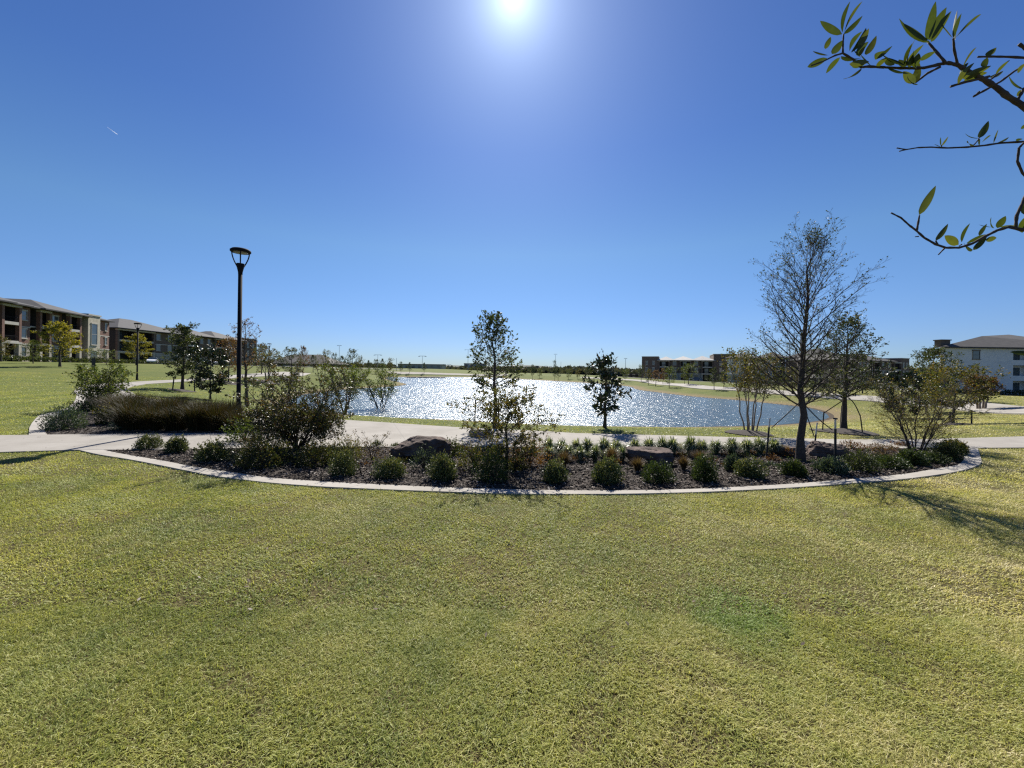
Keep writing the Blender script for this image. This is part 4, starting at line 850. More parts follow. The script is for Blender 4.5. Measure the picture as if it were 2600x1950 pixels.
for a in [
 (152,931,819,88,5,'large golden yellow tree before the brick apartments at far left'),
 (346,927,849,56,5,'smaller golden yellow tree directly behind a black lamp post'),
 (84,923,862,40,2,'dark round tree in front of the brick apartments, left of the large golden tree'),
 (3,918,852,52,3,'tree cut off by the left edge of the picture before the brick apartments'),
 (238,926,884,44,2,'low green tree at the foot of the pale stone stair tower'),
 (270,927,888,36,2,'small green tree right of the pale stone stair tower'),
 (580,972,858,62,7,'reddish brown tree left of the nearest lamp post pole, beyond the curving path'),
 (679,970,880,72,4,'rounded olive crape myrtle right of the thin reddish tree, beside the path'),
 (664,950,872,44,0,'pale green tree behind the rounded olive crape myrtle'),
 (739,964,882,58,0,'dark broad tree right of the rounded olive crape myrtle'),
 (769,956,880,28,6,'narrow brown conical tree right of the dark broad tree'),
 (708,932,902,22,1,'small dark conical tree before the low grey roof'),
 (795,945,902,28,1,'dark conical tree before the right end of the low grey roof'),
 (825,954,889,38,3,'brownish green tree left of the tall light mast'),
 (848,950,896,22,0,'small thin tree just left of the tall light mast'),
 (868,951,904,28,1,'small dark tree just right of the tall light mast'),
 (894,958,886,38,0,'taller grey green tree above the pair of multi stemmed trees'),
 (916,952,904,22,3,'small tree right of the taller grey green tree'),
 (935,950,915,16,1,'tiny dark tree above the left multi stemmed tree'),
 (955,950,912,20,0,'tiny pale tree above the right multi stemmed tree'),
 (971,950,911,18,1,'dark pointed tiny tree at the left end of the far shore'),
 (990,950,909,22,3,'small pale tree beside the bare pole at the left end of the far shore'),
 (1018,948,918,12,0,'tiny tree on the far shore right of the bare pole'),
 (1040,948,920,12,1,'tiny dark tree on the far shore, left of the twin headed lamp'),
 (1077,948,921,12,1,'tiny pointed tree on the far shore right of the twin headed lamp'),
 (1352,962,925,12,0,'narrow grey tree on the far shore right of the dark slim oak'),
 (1370,960,936,16,2,'little round tree on the far shore under the billboard'),
 (1408,967,914,12,0,'tall narrow poplar like tree on the far shore'),
 (1417,967,935,18,1,'dark squat tree right beside the tall narrow one on the far shore'),
 (1443,963,938,16,2,'small round tree on the far shore, left of the magnolia on the bank'),
 (1467,963,938,15,3,'small brownish tree on the far shore, left of the magnolia on the bank'),
 (1493,963,922,14,0,'thin pale tree on the far shore just left of the magnolia on the bank'),
 (1587,968,936,18,2,'small dark green tree right of the magnolia on the bank, on the far shore'),
 (1628,969,926,22,0,'pale thin tree at the left corner of the dark apartment block'),
 (1646,978,937,22,3,'brownish tree on the right shore, first before the dark apartment block'),
 (1665,981,940,28,6,'red brown tree on the right shore with a dark trunk'),
 (1683,975,935,20,7,'rust coloured small tree before the dark apartment block'),
 (1699,984,930,34,2,'green tree on the right shore before the middle of the dark apartment block'),
 (1738,976,924,18,1,'slim dark tree before the right part of the dark apartment block'),
 (1748,977,922,38,2,'fresh green tree before the right part of the dark apartment block'),
 (1813,990,934,30,1,'dark tree at the gap between the dark and the white apartments'),
 (1838,985,942,28,0,'greyish tree before the white apartments'),
 (2012,1002,930,60,3,'brown green tree far behind the trunk of the tallest tree'),
 (2065,1004,930,60,0,'dark tree far behind the right side of the tallest tree'),
 (2190,998,930,50,0,'dark tree beside the brown roofed apartments'),
 (2122,1000,935,46,3,'brownish tree beyond the pond, between the tallest tree and the leafy oak'),
 ]: far_tree(*a)
# ------------------------------------------------------------------ live oak whose limb reaches in from the upper right
def live_oak():
    e = empty('live_oak', (2.3, .75, 0), 'live oak limb with leathery oval leaves reaching in from the upper right', 'tree')
    base = np.array([2.3, .75, 0.0]); D0 = 1.0
    def q(x, y, D=D0): return at(1950 + x / 2.369, y / 2.369, D) - base
    wood = MB()
    def line(pts, r0, r1, D=D0, dd=0.0):
        n = len(pts); P = np.array([q(x, y, D + dd * i / max(n - 1, 1)) for i, (x, y) in enumerate(pts)])
        # finer and slightly knotty
        u = np.linspace(0, n - 1, (n - 1) * 4 + 1); Q = np.stack([np.interp(u, np.arange(n), P[:, c]) for c in range(3)], 1)
        R = np.linspace(r0, r1, len(Q)) * (1 + .10 * np.sin(np.arange(len(Q)) * 2.3) + .08 * np.sin(np.arange(len(Q)) * 5.1)); wood.tube(Q, R, 8)
    tt = np.array([0, 0, 0.0]); fork = np.array([-.15, 0.1, 1.55])
    mb = MB(); mb.tube([[0, 0, -.05], [.02, 0, .4], [-.02, .02, 1.0], fork, [.05, .1, 2.4], [.0, .2, 3.3], [.15, .1, 4.4]], [.09, .07, .06, .055, .04, .03, .012], 14); mb.build('trunk', M['bark'], e, True)
    m0 = [(1640,720),(1540,640),(1440,580),(1380,530),(1300,480),(1240,450),(1180,415),(1140,390),(1080,378),(1040,385),(940,408),(870,410),(800,410),(700,405),(600,400),(560,405),(510,355),(450,320),(400,335),(330,370),(260,395)]
    S0 = q(*m0[0]); wood.tube([fork, fork + (S0 - fork) * .5 + [0, 0, .03], S0], [.020, .012, .0072], 8)
    line(m0[:8], .0072, .0044); line(m0[7:14], .0042, .0026, D0, .02); line(m0[13:], .0030, .0016, D0 + .02, -.05)
    line([(1065,374),(1010,310),(960,250)], .0032, .0024, D0, .03); line([(1140,388),(1120,300),(1115,230)], .0028, .0022, D0, -.03)
    line([(1040,400),(960,440),(890,495),(855,480)], .003, .0022, D0, .05); line([(450,320),(450,260),(455,205)], .0025, .0018)
    line([(1240,578),(1310,540),(1400,490),(1480,430),(1560,380)], .0028, .0025, D0 + .04, .03); line([(1236,582),(1270,552)], .002, .002, D0 + .04)
    line([(1100,520),(1180,495),(1270,475),(1330,460)], .003, .003); line([(1262,342),(1340,340),(1450,342),(1620,352)], .0022, .003, D0 + .05, .02)
    line([(1310,500),(1370,455),(1400,435)], .0025, .002); line([(1500,600),(1525,560),(1540,530)], .0035, .003); line([(1510,265),(1560,300),(1620,420)], .004, .004, D0 + .03)
    m1 = [(840+60-125,890),(830,900),(900,888),(980,885),(1080,890),(1200,885),(1300,875),(1400,860),(1540,852),(1660,850)]
    line(m1, .0014, .0028, D0 + .06, .03); line([(790,910),(830,899)], .0015, .0018, D0 + .06); line([(1540,858),(1510,890),(1500,970),(1530,1040),(1600,1120)], .0026, .003, D0 + .06, .02)
    S1 = q(1660, 850, D0 + .09); wood.tube([fork + [0, 0, .25], (fork + [0, 0, .2] + S1) / 2, S1], [.014, .009, .0042], 8)
    m2 = [(740,1280),(800,1310),(850,1355),(890,1385),(940,1430),(1010,1470),(1070,1490),(1150,1490),(1230,1465),(1300,1425),(1380,1385),(1450,1365),(1540,1385),(1660,1405)]
    line(m2, .0017, .0038, D0, -.03); S2 = q(1660, 1405, D0 - .03); wood.tube([fork + [0, 0, -.2], (fork + [0, 0, -.15] + S2) / 2, S2], [.014, .009, .0052], 8)
    line([(895,1385),(905,1330),(911,1295)], .0026, .0016, D0); line([(1020,1468),(1008,1447)], .002, .0014); line([(1060,1495),(1025,1532)], .002, .0012); line([(1490,1368),(1495,1300),(1535,1210),(1560,1150)], .0035, .003)
    line([(905,1422),(885,1424)], .0016, .001); line([(1165,1470),(1150,1480)], .0016, .001); line([(1240,870),(1262,845),(1272,825)], .0016, .0012, D0 + .06); line([(1045,888),(1042,872)], .0014, .001, D0 + .06)
    wood.build('branches', M['bark'], e, True)
    LV = [(445,205,320,130,44),(447,195,492,18,44),(460,190,562,18,30),(458,205,563,100,34),(362,332,275,308,54),(345,295,375,225,30),(385,325,442,248,46),(355,350,243,400,40),(435,345,353,436,34),(490,305,563,195,38),(545,290,603,177,36),(530,330,602,255,44),(590,330,649,220,36),(640,345,713,308,38),(440,338,560,346,20),(490,385,602,372,38),(562,410,456,472,22),(820,388,866,266,34),(832,390,932,274,34),(815,385,690,328,58),(715,405,820,436,54),(880,405,906,324,44),(913,360,1003,313,32),(888,497,818,432,50),(890,492,908,380,34),(960,244,818,144,56),(953,245,1007,20,38),(966,242,1069,54,48),(1110,227,1033,138,32),(1114,228,1162,88,50),(1128,227,1274,94,22),(1158,442,1249,293,38),(1140,502,1236,384,44),(1168,472,1333,400,42),(1180,482,1312,440,26),(1312,336,1371,288,36),(1320,345,1300,402,34),(1370,446,1452,364,26),(1335,466,1412,428,28),(1540,535,1453,460,64),(1500,436,1548,385,32),(1495,572,1550,540,32),(760,390,700,352,30),(620,395,560,330,40),(650,400,715,350,30),(560,345,520,300,30),(1170,430,1205,380,30),(830,400,790,360,40),(860,460,905,440,30),(850,405,868,330,32),
     (1041,880,1040,828,22),(1046,878,1083,824,22),(1035,882,1003,868,12),(1270,832,1188,803,20),(1272,830,1323,732,26),(1240,872,1204,848,36),(1268,872,1276,838,30),(1290,852,1337,818,16),(1356,860,1384,784,26),(1376,860,1444,826,14),(1540,800,1575,785,34),(1520,770,1560,750,24),(1490,842,1530,836,14),
     (910,1292,1004,1126,34),(1010,1447,1079,1351,20),(1146,1472,1067,1420,50),(1165,1457,1213,1349,46),(1232,1502,1183,1466,54),(1195,1462,1312,1414,26),(1236,1504,1312,1430,30),(1310,1443,1372,1432,34),(1270,1417,1314,1350,22),(1346,1366,1273,1352,20),(1361,1372,1345,1310,38),(1380,1372,1427,1303,38),(1400,1366,1482,1358,16),(1530,1400,1548,1308,40),(1540,1290,1570,1190,34),
     (1600,2130,1462,2118,40)]
    LV += [(a_ + 14, b_ + 10, c_ + rj, d_ + rk, w_ * .62) for (a_, b_, c_, d_, w_), rj, rk in zip(LV[9:30:2], [22,-18,30,-26,18,34,-30,24,-20,28,-24,20,30,-18,26,-30,22,-24,28,20,-26], [-20,26,-28,18,-24,20,-18,28,-26,22,-20,24,-28,26,-18,20,-24,22,-26,28,-20])]
    rg = np.random.default_rng(3); mb = MB()
    for k, (ax, ay, bx, by, wd) in enumerate(LV):
        D = D0 + (.08 if 720 < ay < 900 else 0) + rg.uniform(-.012, .012); A = q(ax, ay, D); B = q(bx, by, D + rg.uniform(-.02, .02)); L = np.linalg.norm(B - A); d = (B - A) / L
        half = wd / 2 / 2.369 / F * D * 1.0; L *= 1.05; B = A + d * L; half *= .92; full = max(half * 1.1, L * .125); view = np.array([0, -1.0, .1]); s_ = np.cross(d, view); s_ /= np.linalg.norm(s_); nrm2 = np.cross(d, s_)
        tl = math.acos(min(1, half / full)) * (1 if rg.random() < .6 else -1); tl = .15 if 930 < ax < 985 and ay < 270 else tl; sv = s_ * math.cos(tl) + nrm2 * math.sin(tl); nn = np.cross(d, sv)
        m_ = 9; V = []; curl = rg.uniform(-.05, .09) * L
        for i in range(m_):
            f = i / (m_ - 1); w2 = full * (math.sin(math.pi * min(1, f * .94 + .05)) ** .72) * (1 - .25 * f) * 1.05 if 0 < i < m_ - 1 else full * .05
            c = A + d * L * f + nn * curl * math.sin(math.pi * f)
            fold = .22 * w2; V += [c + sv * w2 + nn * fold, c, c - sv * w2 + nn * fold]
        V = np.array(V); fs = []
        for i in range(m_ - 1): j = i * 3; fs += [(j, j+3, j+4, j+1), (j+1, j+4, j+5, j+2)]
        mb.addarr(V, np.array(fs), np.full(len(V), rg.uniform(.1, .95)))
    mb.build('foliage', M['leaf_near'], e, True)
m, t = node_mat('leaf_near'); at_ = t.nodes.new('ShaderNodeAttribute'); at_.attribute_name = 'rnd'
c = ramp(t, at_.outputs['Fac'], [(.1, (.03,.045,.014)), (.5, (.055,.08,.02)), (.9, (.085,.10,.026))]); c = mixc(t, .5, c, ramp(t, noise(t, 70, 4), [(.35, (.7,.7,.7)), (.65, (1.2,1.2,1.1))]), 'MULTIPLY')
p0 = principled(t, c, .6, bump(t, noise(t, 260, 3), .25, .001), 0, 0.0); gl = t.nodes.new('ShaderNodeBsdfGlossy'); gl.inputs['Roughness'].default_value = .38; m0_ = t.nodes.new('ShaderNodeMixShader'); m0_.inputs[0].default_value = .035; t.links.new(p0, m0_.inputs[1]); t.links.new(gl.outputs[0], m0_.inputs[2]); p = m0_.outputs[0]; tr = t.nodes.new('ShaderNodeBsdfTranslucent'); t.links.new(mixc(t, 1., c, (1.4,1.3,.5), 'MULTIPLY'), tr.inputs[0])
mx = t.nodes.new('ShaderNodeMixShader'); mx.inputs[0].default_value = .35; t.links.new(p, mx.inputs[1]); t.links.new(tr.outputs[0], mx.inputs[2]); link_out(t, mx.outputs[0]); M['leaf_near'] = m
live_oak()
# ------------------------------------------------------------------ buildings
def bwin(name_parent, x, y, z, w, h, Mx, frame='trim', sill=True, mull=True):
    """window lying in the plane y=const of the local frame, viewer at -y"""
    f = MB(); t_ = .07; d = .09
    f.box(x - w/2, x + w/2, y - d, y - .002, z, z + t_, M=Mx); f.box(x - w/2, x + w/2, y - d, y - .002, z + h - t_, z + h, M=Mx)
    f.box(x - w/2, x - w/2 + t_, y - d, y - .002, z + t_, z + h - t_, M=Mx); f.box(x + w/2 - t_, x + w/2, y - d, y - .002, z + t_, z + h - t_, M=Mx)
    if mull: f.box(x - w/2 + t_, x + w/2 - t_, y - d * .8, y - .002, z + h * .5 - .03, z + h * .5 + .03, M=Mx)
    if sill: f.box(x - w/2 - .12, x + w/2 + .12, y - .16, y - .002, z - .14, z - .002, M=Mx); f.box(x - w/2 - .12, x + w/2 + .12, y - .12, y - .002, z + h + .002, z + h + .20, M=Mx)
    o = f.build('window', M[frame], name_parent)
    g = MB(); g.box(x - w/2 + t_, x + w/2 - t_, y - .03, y - .004, z + t_, z + h - t_, M=Mx); g.build('pane', M['glass'], o)
    return o
def hip(mb, x0, x1, y0, y1, z, pitch, Mx, over=.7, th=.22):
    x0 -= over; x1 += over; y0 -= over; y1 += over; w = min(x1 - x0, y1 - y0) / 2; h = w * pitch
    if x1 - x0 >= y1 - y0: r = [(x0 + w, (y0 + y1) / 2), (x1 - w, (y0 + y1) / 2)]
    else: r = [((x0 + x1) / 2, y0 + w), ((x0 + x1) / 2, y1 - w)]
    V = [(x0, y0, z), (x1, y0, z), (x1, y1, z), (x0, y1, z), (x0, y0, z + th), (x1, y0, z + th), (x1, y1, z + th), (x0, y1, z + th), (r[0][0], r[0][1], z + th + h), (r[1][0], r[1][1], z + th + h)]
    V = np.array(V) @ Mx[:3, :3].T + Mx[:3, 3]
    F_ = [(3, 2, 1, 0), (0, 1, 5, 4), (1, 2, 6, 5), (2, 3, 7, 6), (3, 0, 4, 7)]
    if x1 - x0 >= y1 - y0: F_ += [(4, 5, 9, 8), (6, 7, 8, 9), (5, 6, 9), (7, 4, 8)]
    else: F_ += [(4, 5, 8), (5, 6, 9, 8), (6, 7, 9), (7, 4, 8, 9)]
    mb.add(V, F_)
def apartment(name, label, org, u, z0, mods, brick='brick_red', roof='roof', eave=9.6, depth=15, base='stone', roofs=None, stone_h=3.1, group=None):
    e = empty(name, (0, 0, 0), label, 'building', group)
    u = np.array(u, float); u /= np.linalg.norm(u); v = np.array([-u[1], u[0]])
    Mx = np.eye(4); Mx[:3, 0] = [u[0], u[1], 0]; Mx[:3, 1] = [v[0], v[1], 0]; Mx[:3, 2] = [0, 0, 1]
    e.location = (org[0], org[1], z0); I = np.eye(4); e.rotation_euler.z = math.atan2(u[1], u[0])
    wall = MB(); st = MB(); slab = MB(); void = MB(); x = 0.0; fl = eave / 3
    rf = MB(); caps = MB(); rcols = []
    for kind, wd, off, *ex in mods:
        y = -off; x1 = x + wd; xm = (x + x1) / 2
        if kind in ('win', 'win2', 'blank', 'narrow'):
            st.box(x, x1, y, depth, -2.5, stone_h, M=I); wall.box(x, x1, y, depth, stone_h, eave, M=I)
            slab.box(x - .02, x1 + .02, y - .07, y + .1, stone_h - .12, stone_h + .1, M=I)
            slab.box(x - .02, x1 + .02, y - .05, y + .1, fl * 2 - .35, fl * 2 - .15, M=I)
            if kind != 'blank':
                n = {'win': 1, 'win2': 2, 'narrow': 2}[kind]; ww = {'win': 1.5, 'win2': 1.3, 'narrow': .7}[kind]
                for f_ in range(3):
                    for j in range(n): bwin(e, x + wd * (j + .5) / n, y, f_ * fl + .95, ww, 1.6, I)
        elif kind == 'balc':
            p = .45
            st.box(x, x + p + .1, y - .03, y + .6, -2.5, stone_h, M=I); st.box(x1 - p - .1, x1, y - .03, y + .6, -2.5, stone_h, M=I)
            wall.box(x, x + p, y, y + .55, stone_h, eave, M=I); wall.box(x1 - p, x1, y, y + .55, stone_h, eave, M=I)
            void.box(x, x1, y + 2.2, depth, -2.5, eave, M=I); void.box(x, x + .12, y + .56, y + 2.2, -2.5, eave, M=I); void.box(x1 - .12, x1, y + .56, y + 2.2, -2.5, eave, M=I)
            for f_ in (1, 2):
                b_ = MB(); b_.box(x + p, x1 - p, y + .02, y + 2.19, f_ * fl - .18, f_ * fl + .32, M=I); b_.build('balcony', M['trim'], e)
                r_ = MB(); 
                for j in range(int((wd - 2 * p) / .22)): r_.box(x + p + .22 * j, x + p + .22 * j + .03, y + .06, y + .09, f_ * fl + .33, f_ * fl + 1.1, M=I)
                r_.box(x + p, x1 - p, y + .05, y + .10, f_ * fl + 1.1, f_ * fl + 1.16, M=I); r_.build('railing', M['metal_black'], e)
            for f_ in range(3):
                g = MB(); g.box(xm - wd * .2, xm + wd * .12, y + 2.14, y + 2.19, f_ * fl + .35, f_ * fl + 2.4, M=I); g.build('balcony_door', M['glass'], e)
            slab.box(x - .02, x1 + .02, y - .05, y + .58, eave - .35, eave - .002, M=I); slab.box(x - .02, x1 + .02, y - .07, y + .62, stone_h - .1, stone_h + .18, M=I)
        elif kind == 'recess':
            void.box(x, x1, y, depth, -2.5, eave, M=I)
            for f_ in (1, 2): slab.box(x, x1, y - .8, y - .002, f_ * fl - .1, f_ * fl + .1, M=I)
        elif kind == 'tower':
            hh = ex[0] if ex else eave + 1.0
            st.box(x, x1, y, depth * .5, -2.5, hh, M=I); slab.box(x - .15, x1 + .15, y - .15, depth * .5 + .15, hh + .002, hh + .3, M=I)
            bwin(e, xm, y, fl + .7, wd * .5, hh - fl - 2.4, I, 'trim', True, True)
            g = MB(); g.box(x + wd * .25, x1 - wd * .25, y - .03, y - .003, .0, 2.6, M=I); g.build('entrance', M['glass'], e)
        elif kind == 'brickblock':
            hh = ex[0]; wall.box(x, x1, y, depth, -2.5, hh, M=I); slab.box(x - .1, x1 + .1, y - .1, depth + .1, hh + .002, hh + .25, M=I)
            for f_ in range(3): bwin(e, x + wd * .3, y, f_ * fl + .95, 1.0, 1.6, I); bwin(e, x + wd * .7, y, f_ * fl + .95, 1.0, 1.6, I)
        x = x1
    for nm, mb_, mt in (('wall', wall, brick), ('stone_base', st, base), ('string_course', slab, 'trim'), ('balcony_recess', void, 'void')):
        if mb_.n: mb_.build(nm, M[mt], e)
    for k, (x0, x1, y0, y1, dz, pitch) in enumerate(roofs or [(0, x, 0, depth, 0, .38)]):
        r_ = MB(); hip(r_, x0, x1, y0, y1, eave + dz, pitch, I); r_.build('roof', M[roof], e)
    return e
# left row
u = (-.30, .954)
apartment('brick_apartments', 'nearest long red brick apartment building with balconies at far left', (-79.5, 50), u, 1.9,
  [('win', 6, 0), ('balc', 4.4, .8), ('win', 4.0, 0), ('balc', 3.6, .9), ('win', 3.0, 0), ('recess', 1.8, -1.2), ('balc', 2.6, .2), ('win', 3.4, -.4), ('balc', 3.2, .8), ('recess', 1.6, -1.0), ('tower', 3.6, .9, 10.0), ('narrow', 4.6, 0)], 'brick_red', 'roof', 9.5, 15,
  roofs=[(0, 18.5, -1, 15, 0, .36), (10.4, 14.4, -1.6, 7, .03, .36), (22.5, 33.2, -.9, 15, .02, .36), (18.4, 22.6, -.2, 15, .05, .30), (37.4, 41.7, 0, 14, -.1, .3)])
apartment('brick_apartments', 'second dark brick apartment building behind the lamp post and smaller golden tree', (-98, 97), (0.02, 1), 1.75,
  [('balc', 5, .8), ('balc', 5, .8), ('win2', 7, 0), ('blank', 3, 0), ('balc', 5, .9), ('win2', 6, 0), ('balc', 5, .9), ('win', 5, 0), ('balc', 4, .6), ('brickblock', 7, .3, 9.9)], 'brick_brown', 'roof', 8.8, 16,
  roofs=[(0, 20, -.8, 16, 0, .36), (20, 31, -.9, 16, .03, .42), (31, 45, -.9, 15, -.02, .36)], group=None)
# right shore, dark block
apartment('brick_apartments', 'dark brick apartment block with a flat canopy roof on the right shore', (58, 176), (.93, -.37), -1.85,
  [('brickblock', 7, .6, 10.2), ('balc', 4.5, .8), ('win', 4, 0), ('balc', 4.5, .9), ('win', 4, 0), ('balc', 4.5, .8), ('brickblock', 9, 1.2, 11.2)], 'brick_brown', 'roof_pale', 8.6, 16,
  roofs=[(7, 13, -.8, 10, 0, .45), (13, 21, -.9, 12, .03, .38), (20.5, 28.5, -.8, 14, -.02, .42)])
r_ = MB(); 
# white block right of it
apartment('white_apartments', 'pale grey apartment block partly hidden by the crape myrtle, right shore', (82, 150), (.80, -.60), -2.0,
  [('win', 5, .4), ('balc', 4.5, .8), ('win', 4.5, 0), ('balc', 4.5, .8), ('win2', 7, .2), ('balc', 4.5, .8), ('win', 5, 0)], 'brick_white', 'roof', 9.2, 15, 'stone',
  roofs=[(0, 9.5, -.8, 13, 0, .36), (9.4, 18.6, -.6, 14, .03, .40), (18.5, 35, -.8, 15, -.02, .40)])
apartment('brown_apartments', 'brown apartment block with parked cars, beyond the leafy oak', (100, 122), (.93, .37), -2.2,
  [('win', 5, .4), ('balc', 4.5, .8), ('brickblock', 5, 1.0, 10.4), ('win', 4.5, 0), ('balc', 4.5, .8), ('win2', 7, .2), ('balc', 4.5, .8), ('brickblock', 5, .6, 9.6)], 'brick_brown', 'roof_dark', 8.3, 15, 'brick_brown',
  roofs=[(0, 9.5, -.8, 13, 0, .36), (14.5, 31, -.6, 14, .03, .34)])
# white painted building at far right
def white_building():
    e = empty('white_brick_building', (87.6, 80.5, -2.2), 'three storey white painted brick building with dark hip roof at the right edge', 'building'); I = np.eye(4)
    def prism(P, z0, z1, nm, mt):
        n = len(P); V = [(x, y, z0) for x, y in P] + [(x, y, z1) for x, y in P]; mb = MB(); mb.add(V, [(i, (i+1) % n, n + (i+1) % n, n + i) for i in range(n)] + [tuple(range(n))[::-1], tuple(range(n, 2*n))]); return mb.build(nm, M[mt], e)
    prism([(0,0),(14.8,0),(14.8,2.2),(19.8,2.2),(19.8,0),(34,0),(34,28),(27,25)], -2, 9.6, 'wall', 'brick_white')
    for z in (3.2, 6.4):
        mb = MB(); mb.box(14.81, 19.79, .05, 2.19, z - .15, z + .9); mb.build('balcony', M['brick_white'], e)
    for z in (0, 3.2, 6.4):
        mb = MB(); mb.box(15.6, 18.9, 2.12, 2.19, z + .95, z + 2.6); mb.build('balcony_door', M['glass'], e)
    mb = MB(); mb.box(14.6, 20, -.02, 2.19, 9.2, 9.599); mb.build('lintel', M['brick_white'], e)
    V = [(-.8,-.8,9.6),(35,-.8,9.6),(35,29,9.6),(26.4,26.6,9.6),(-.8,-.8,9.85),(35,-.8,9.85),(35,29,9.85),(26.4,26.6,9.85),(15,5.6,12.7),(29,12,13.8)]
    mb = MB(); mb.add(V, [(3,2,1,0),(0,1,5,4),(1,2,6,5),(2,3,7,6),(3,0,4,7),(4,5,9,8),(5,6,9),(6,7,9),(7,4,8,9)]); r_ = mb.build('roof', M['roof_dark'], e)
    mb = MB(); mb.box(22, 23.2, 2.6, 3.6, 10.5, 11.6); mb.build('roof_vent', M['fascia'], r_)
    for x, f_ in ((7.2, 2), (6.9, 1)): bwin(e, x, 0, f_ * 3.2 + 1.0, 1.5, 1.7, I, 'fascia', True)
    for f_ in range(3): bwin(e, 25, 0, f_ * 3.2 + 1.0, 1.5, 1.7, I, 'fascia', True)
    mb = MB(); mb.box(1.0, 2.9, .9, 2.2, 9.85, 11.2); mb.box(.85, 3.05, .75, 2.35, 11.202, 11.4); mb.build('chimney', M['brick_brown'], r_)
white_building()
# low dark hedge band at its foot
def hedge(x0, y0, x1, y1, h, wd, label, seed, mat='leaf_oak', n=4000):
    r = np.random.default_rng(seed); t_ = r.random(n); X = x0 + (x1 - x0) * t_ + r.normal(0, wd * .3, n); Y = y0 + (y1 - y0) * t_ + r.normal(0, wd * .3, n); Z = H(X, Y) + r.random(n) ** .7 * h * (1 + .15 * np.sin(X * 2.1))
    o = leafmesh(np.stack([X, Y, Z], 1), np.tile([0, 0, 1.], (n, 1)), .28, .7, r, 'hedge', M[mat], None); tag(o, label, 'hedge'); return o
hedge(84, 79, 124, 79, 1.0, 1.2, 'dark clipped hedge at the foot of the white painted brick building', 1)
hedge(60, 92, 86, 92, 1.1, 1.4, 'dark hedge in front of the parked cars, right of the leafy oak', 2)
hedge(-80, 56, -93, 96, .8, 1.0, 'low hedge along the foot of the nearest brick apartments', 3)
hedge(-94, 98, -93, 142, 1.0, 1.2, 'low hedge along the foot of the second brick apartment building', 4)
# carport roof & cars
e = empty('carport', (81, 104, -2.2), 'low brown roofed shed beside the parked cars at right', 'carport')
mb = MB(); hip(mb, 0, 9, 0, 6, 2.6, .45, np.eye(4), .5); mb.build('roof', M['roof_dark'], e)
for x_, y_ in ((.2, .2), (8.7, .2), (.2, 5.7), (8.7, 5.7)): mb = MB(); mb.box(x_, x_ + .3, y_, y_ + .3, -.3, 2.59); mb.build('post', M['stone'], e)
def make_car(loc, rz, paint, label, kind='car', group='parked cars'):
    e = empty('parked_car', loc, label, 'car', group, rz)
    suv = kind == 'suv'; top = 1.72 if suv else 1.42
    # side profile (x forward), lofted across the width with tumblehome
    low = [(-2.2, .35), (-2.28, .62), (-2.2, .92), (-1.9, 1.0 if not suv else 1.05), (1.0, .98), (1.75, .86), (2.2, .70), (2.28, .5), (2.2, .32)]
    b = MB(); n = len(low); ys_ = [(-.88, .0), (-.90, .06), (.90, .06), (.88, 0)]
    V = []; 
    for y_, ins in ((-.84, .10), (-.91, 0), (.91, 0), (.84, .10)):
        for x_, z_ in low: V.append((x_ * (1 - ins * .35), y_, z_ if z_ > .4 else z_))
    F_ = [(j*n+i, j*n+(i+1) % n, (j+1)*n+(i+1) % n, (j+1)*n+i) for j in range(3) for i in range(n)] + [tuple(range(n))[::-1], tuple(3*n+i for i in range(n))]
    b.add(V, F_); body = b.build('body', M[paint], e, False)
    cab = [(-1.95 if suv else -1.6, .98), (-1.75 if suv else -1.05, top - .05), (-1.3 if suv else -.7, top), (.1, top), (.45, top - .06), (1.15, .96)]
    n = len(cab); V = [(x_, s_ * (.80 - (z_ - .98) * .32), z_) for s_ in (-1, 1) for x_, z_ in cab]
    b = MB(); b.add(V, [(i, (i + 1) % n, n + (i + 1) % n, n + i) for i in range(n)] + [tuple(range(n))[::-1], tuple(range(n, 2 * n))]); b.build('cabin', M['glass'], e)
    b = MB(); zr = top - .012; b.box(-1.7 if suv else -1.0, .35, -.64, .64, zr, zr + .03); 
    for s_ in (-1, 1):
        for xa in (-.35,): b.box(xa - .05, xa + .05, s_ * .72 - .03, s_ * .72 + .03, .99, top - .05)
    b.build('roof', M[paint], e)
    for x_ in (-1.38, 1.42):
        for s_ in (-1, 1):
            b = MB(); a = np.linspace(0, 6.283, 21)[:-1]; R_ = .33
            V = [(x_ + R_ * math.cos(q), s_ * .93, .33 + R_ * math.sin(q)) for q in a] + [(x_ + R_ * math.cos(q), s_ * .70, .33 + R_ * math.sin(q)) for q in a]
            b.add(V, [(i, (i+1) % 20, 20 + (i+1) % 20, 20 + i) for i in range(20)] + [tuple(range(20)), tuple(range(20, 40))[::-1]]); wl = b.build('wheel', M['rubber'], e)
            b = MB(); V = [(x_ + .2 * math.cos(q), s_ * .945, .33 + .2 * math.sin(q)) for q in a]; b.add(V, [tuple(range(20))]); b.build('rim', M['metal_grey'], wl)
    for s_ in (-1, 1):
        b = MB(); b.box(2.16, 2.27, s_ * .68 - .16, s_ * .68 + .16, .58, .70); b.build('headlight', M['lens'], e)
    return e
b = at(388, 931, 92); make_car((b[0], 92, float(H(b[0], 92)) + .08), math.radians(-52), 'white_paint', 'white car parked right of the golden tree with the lamp post in front')
b = at(552, 935, 112); make_car((b[0], 112, float(H(b[0], 112)) + .08), math.radians(-70), 'white_paint', 'small white car behind the dark round magnolia')
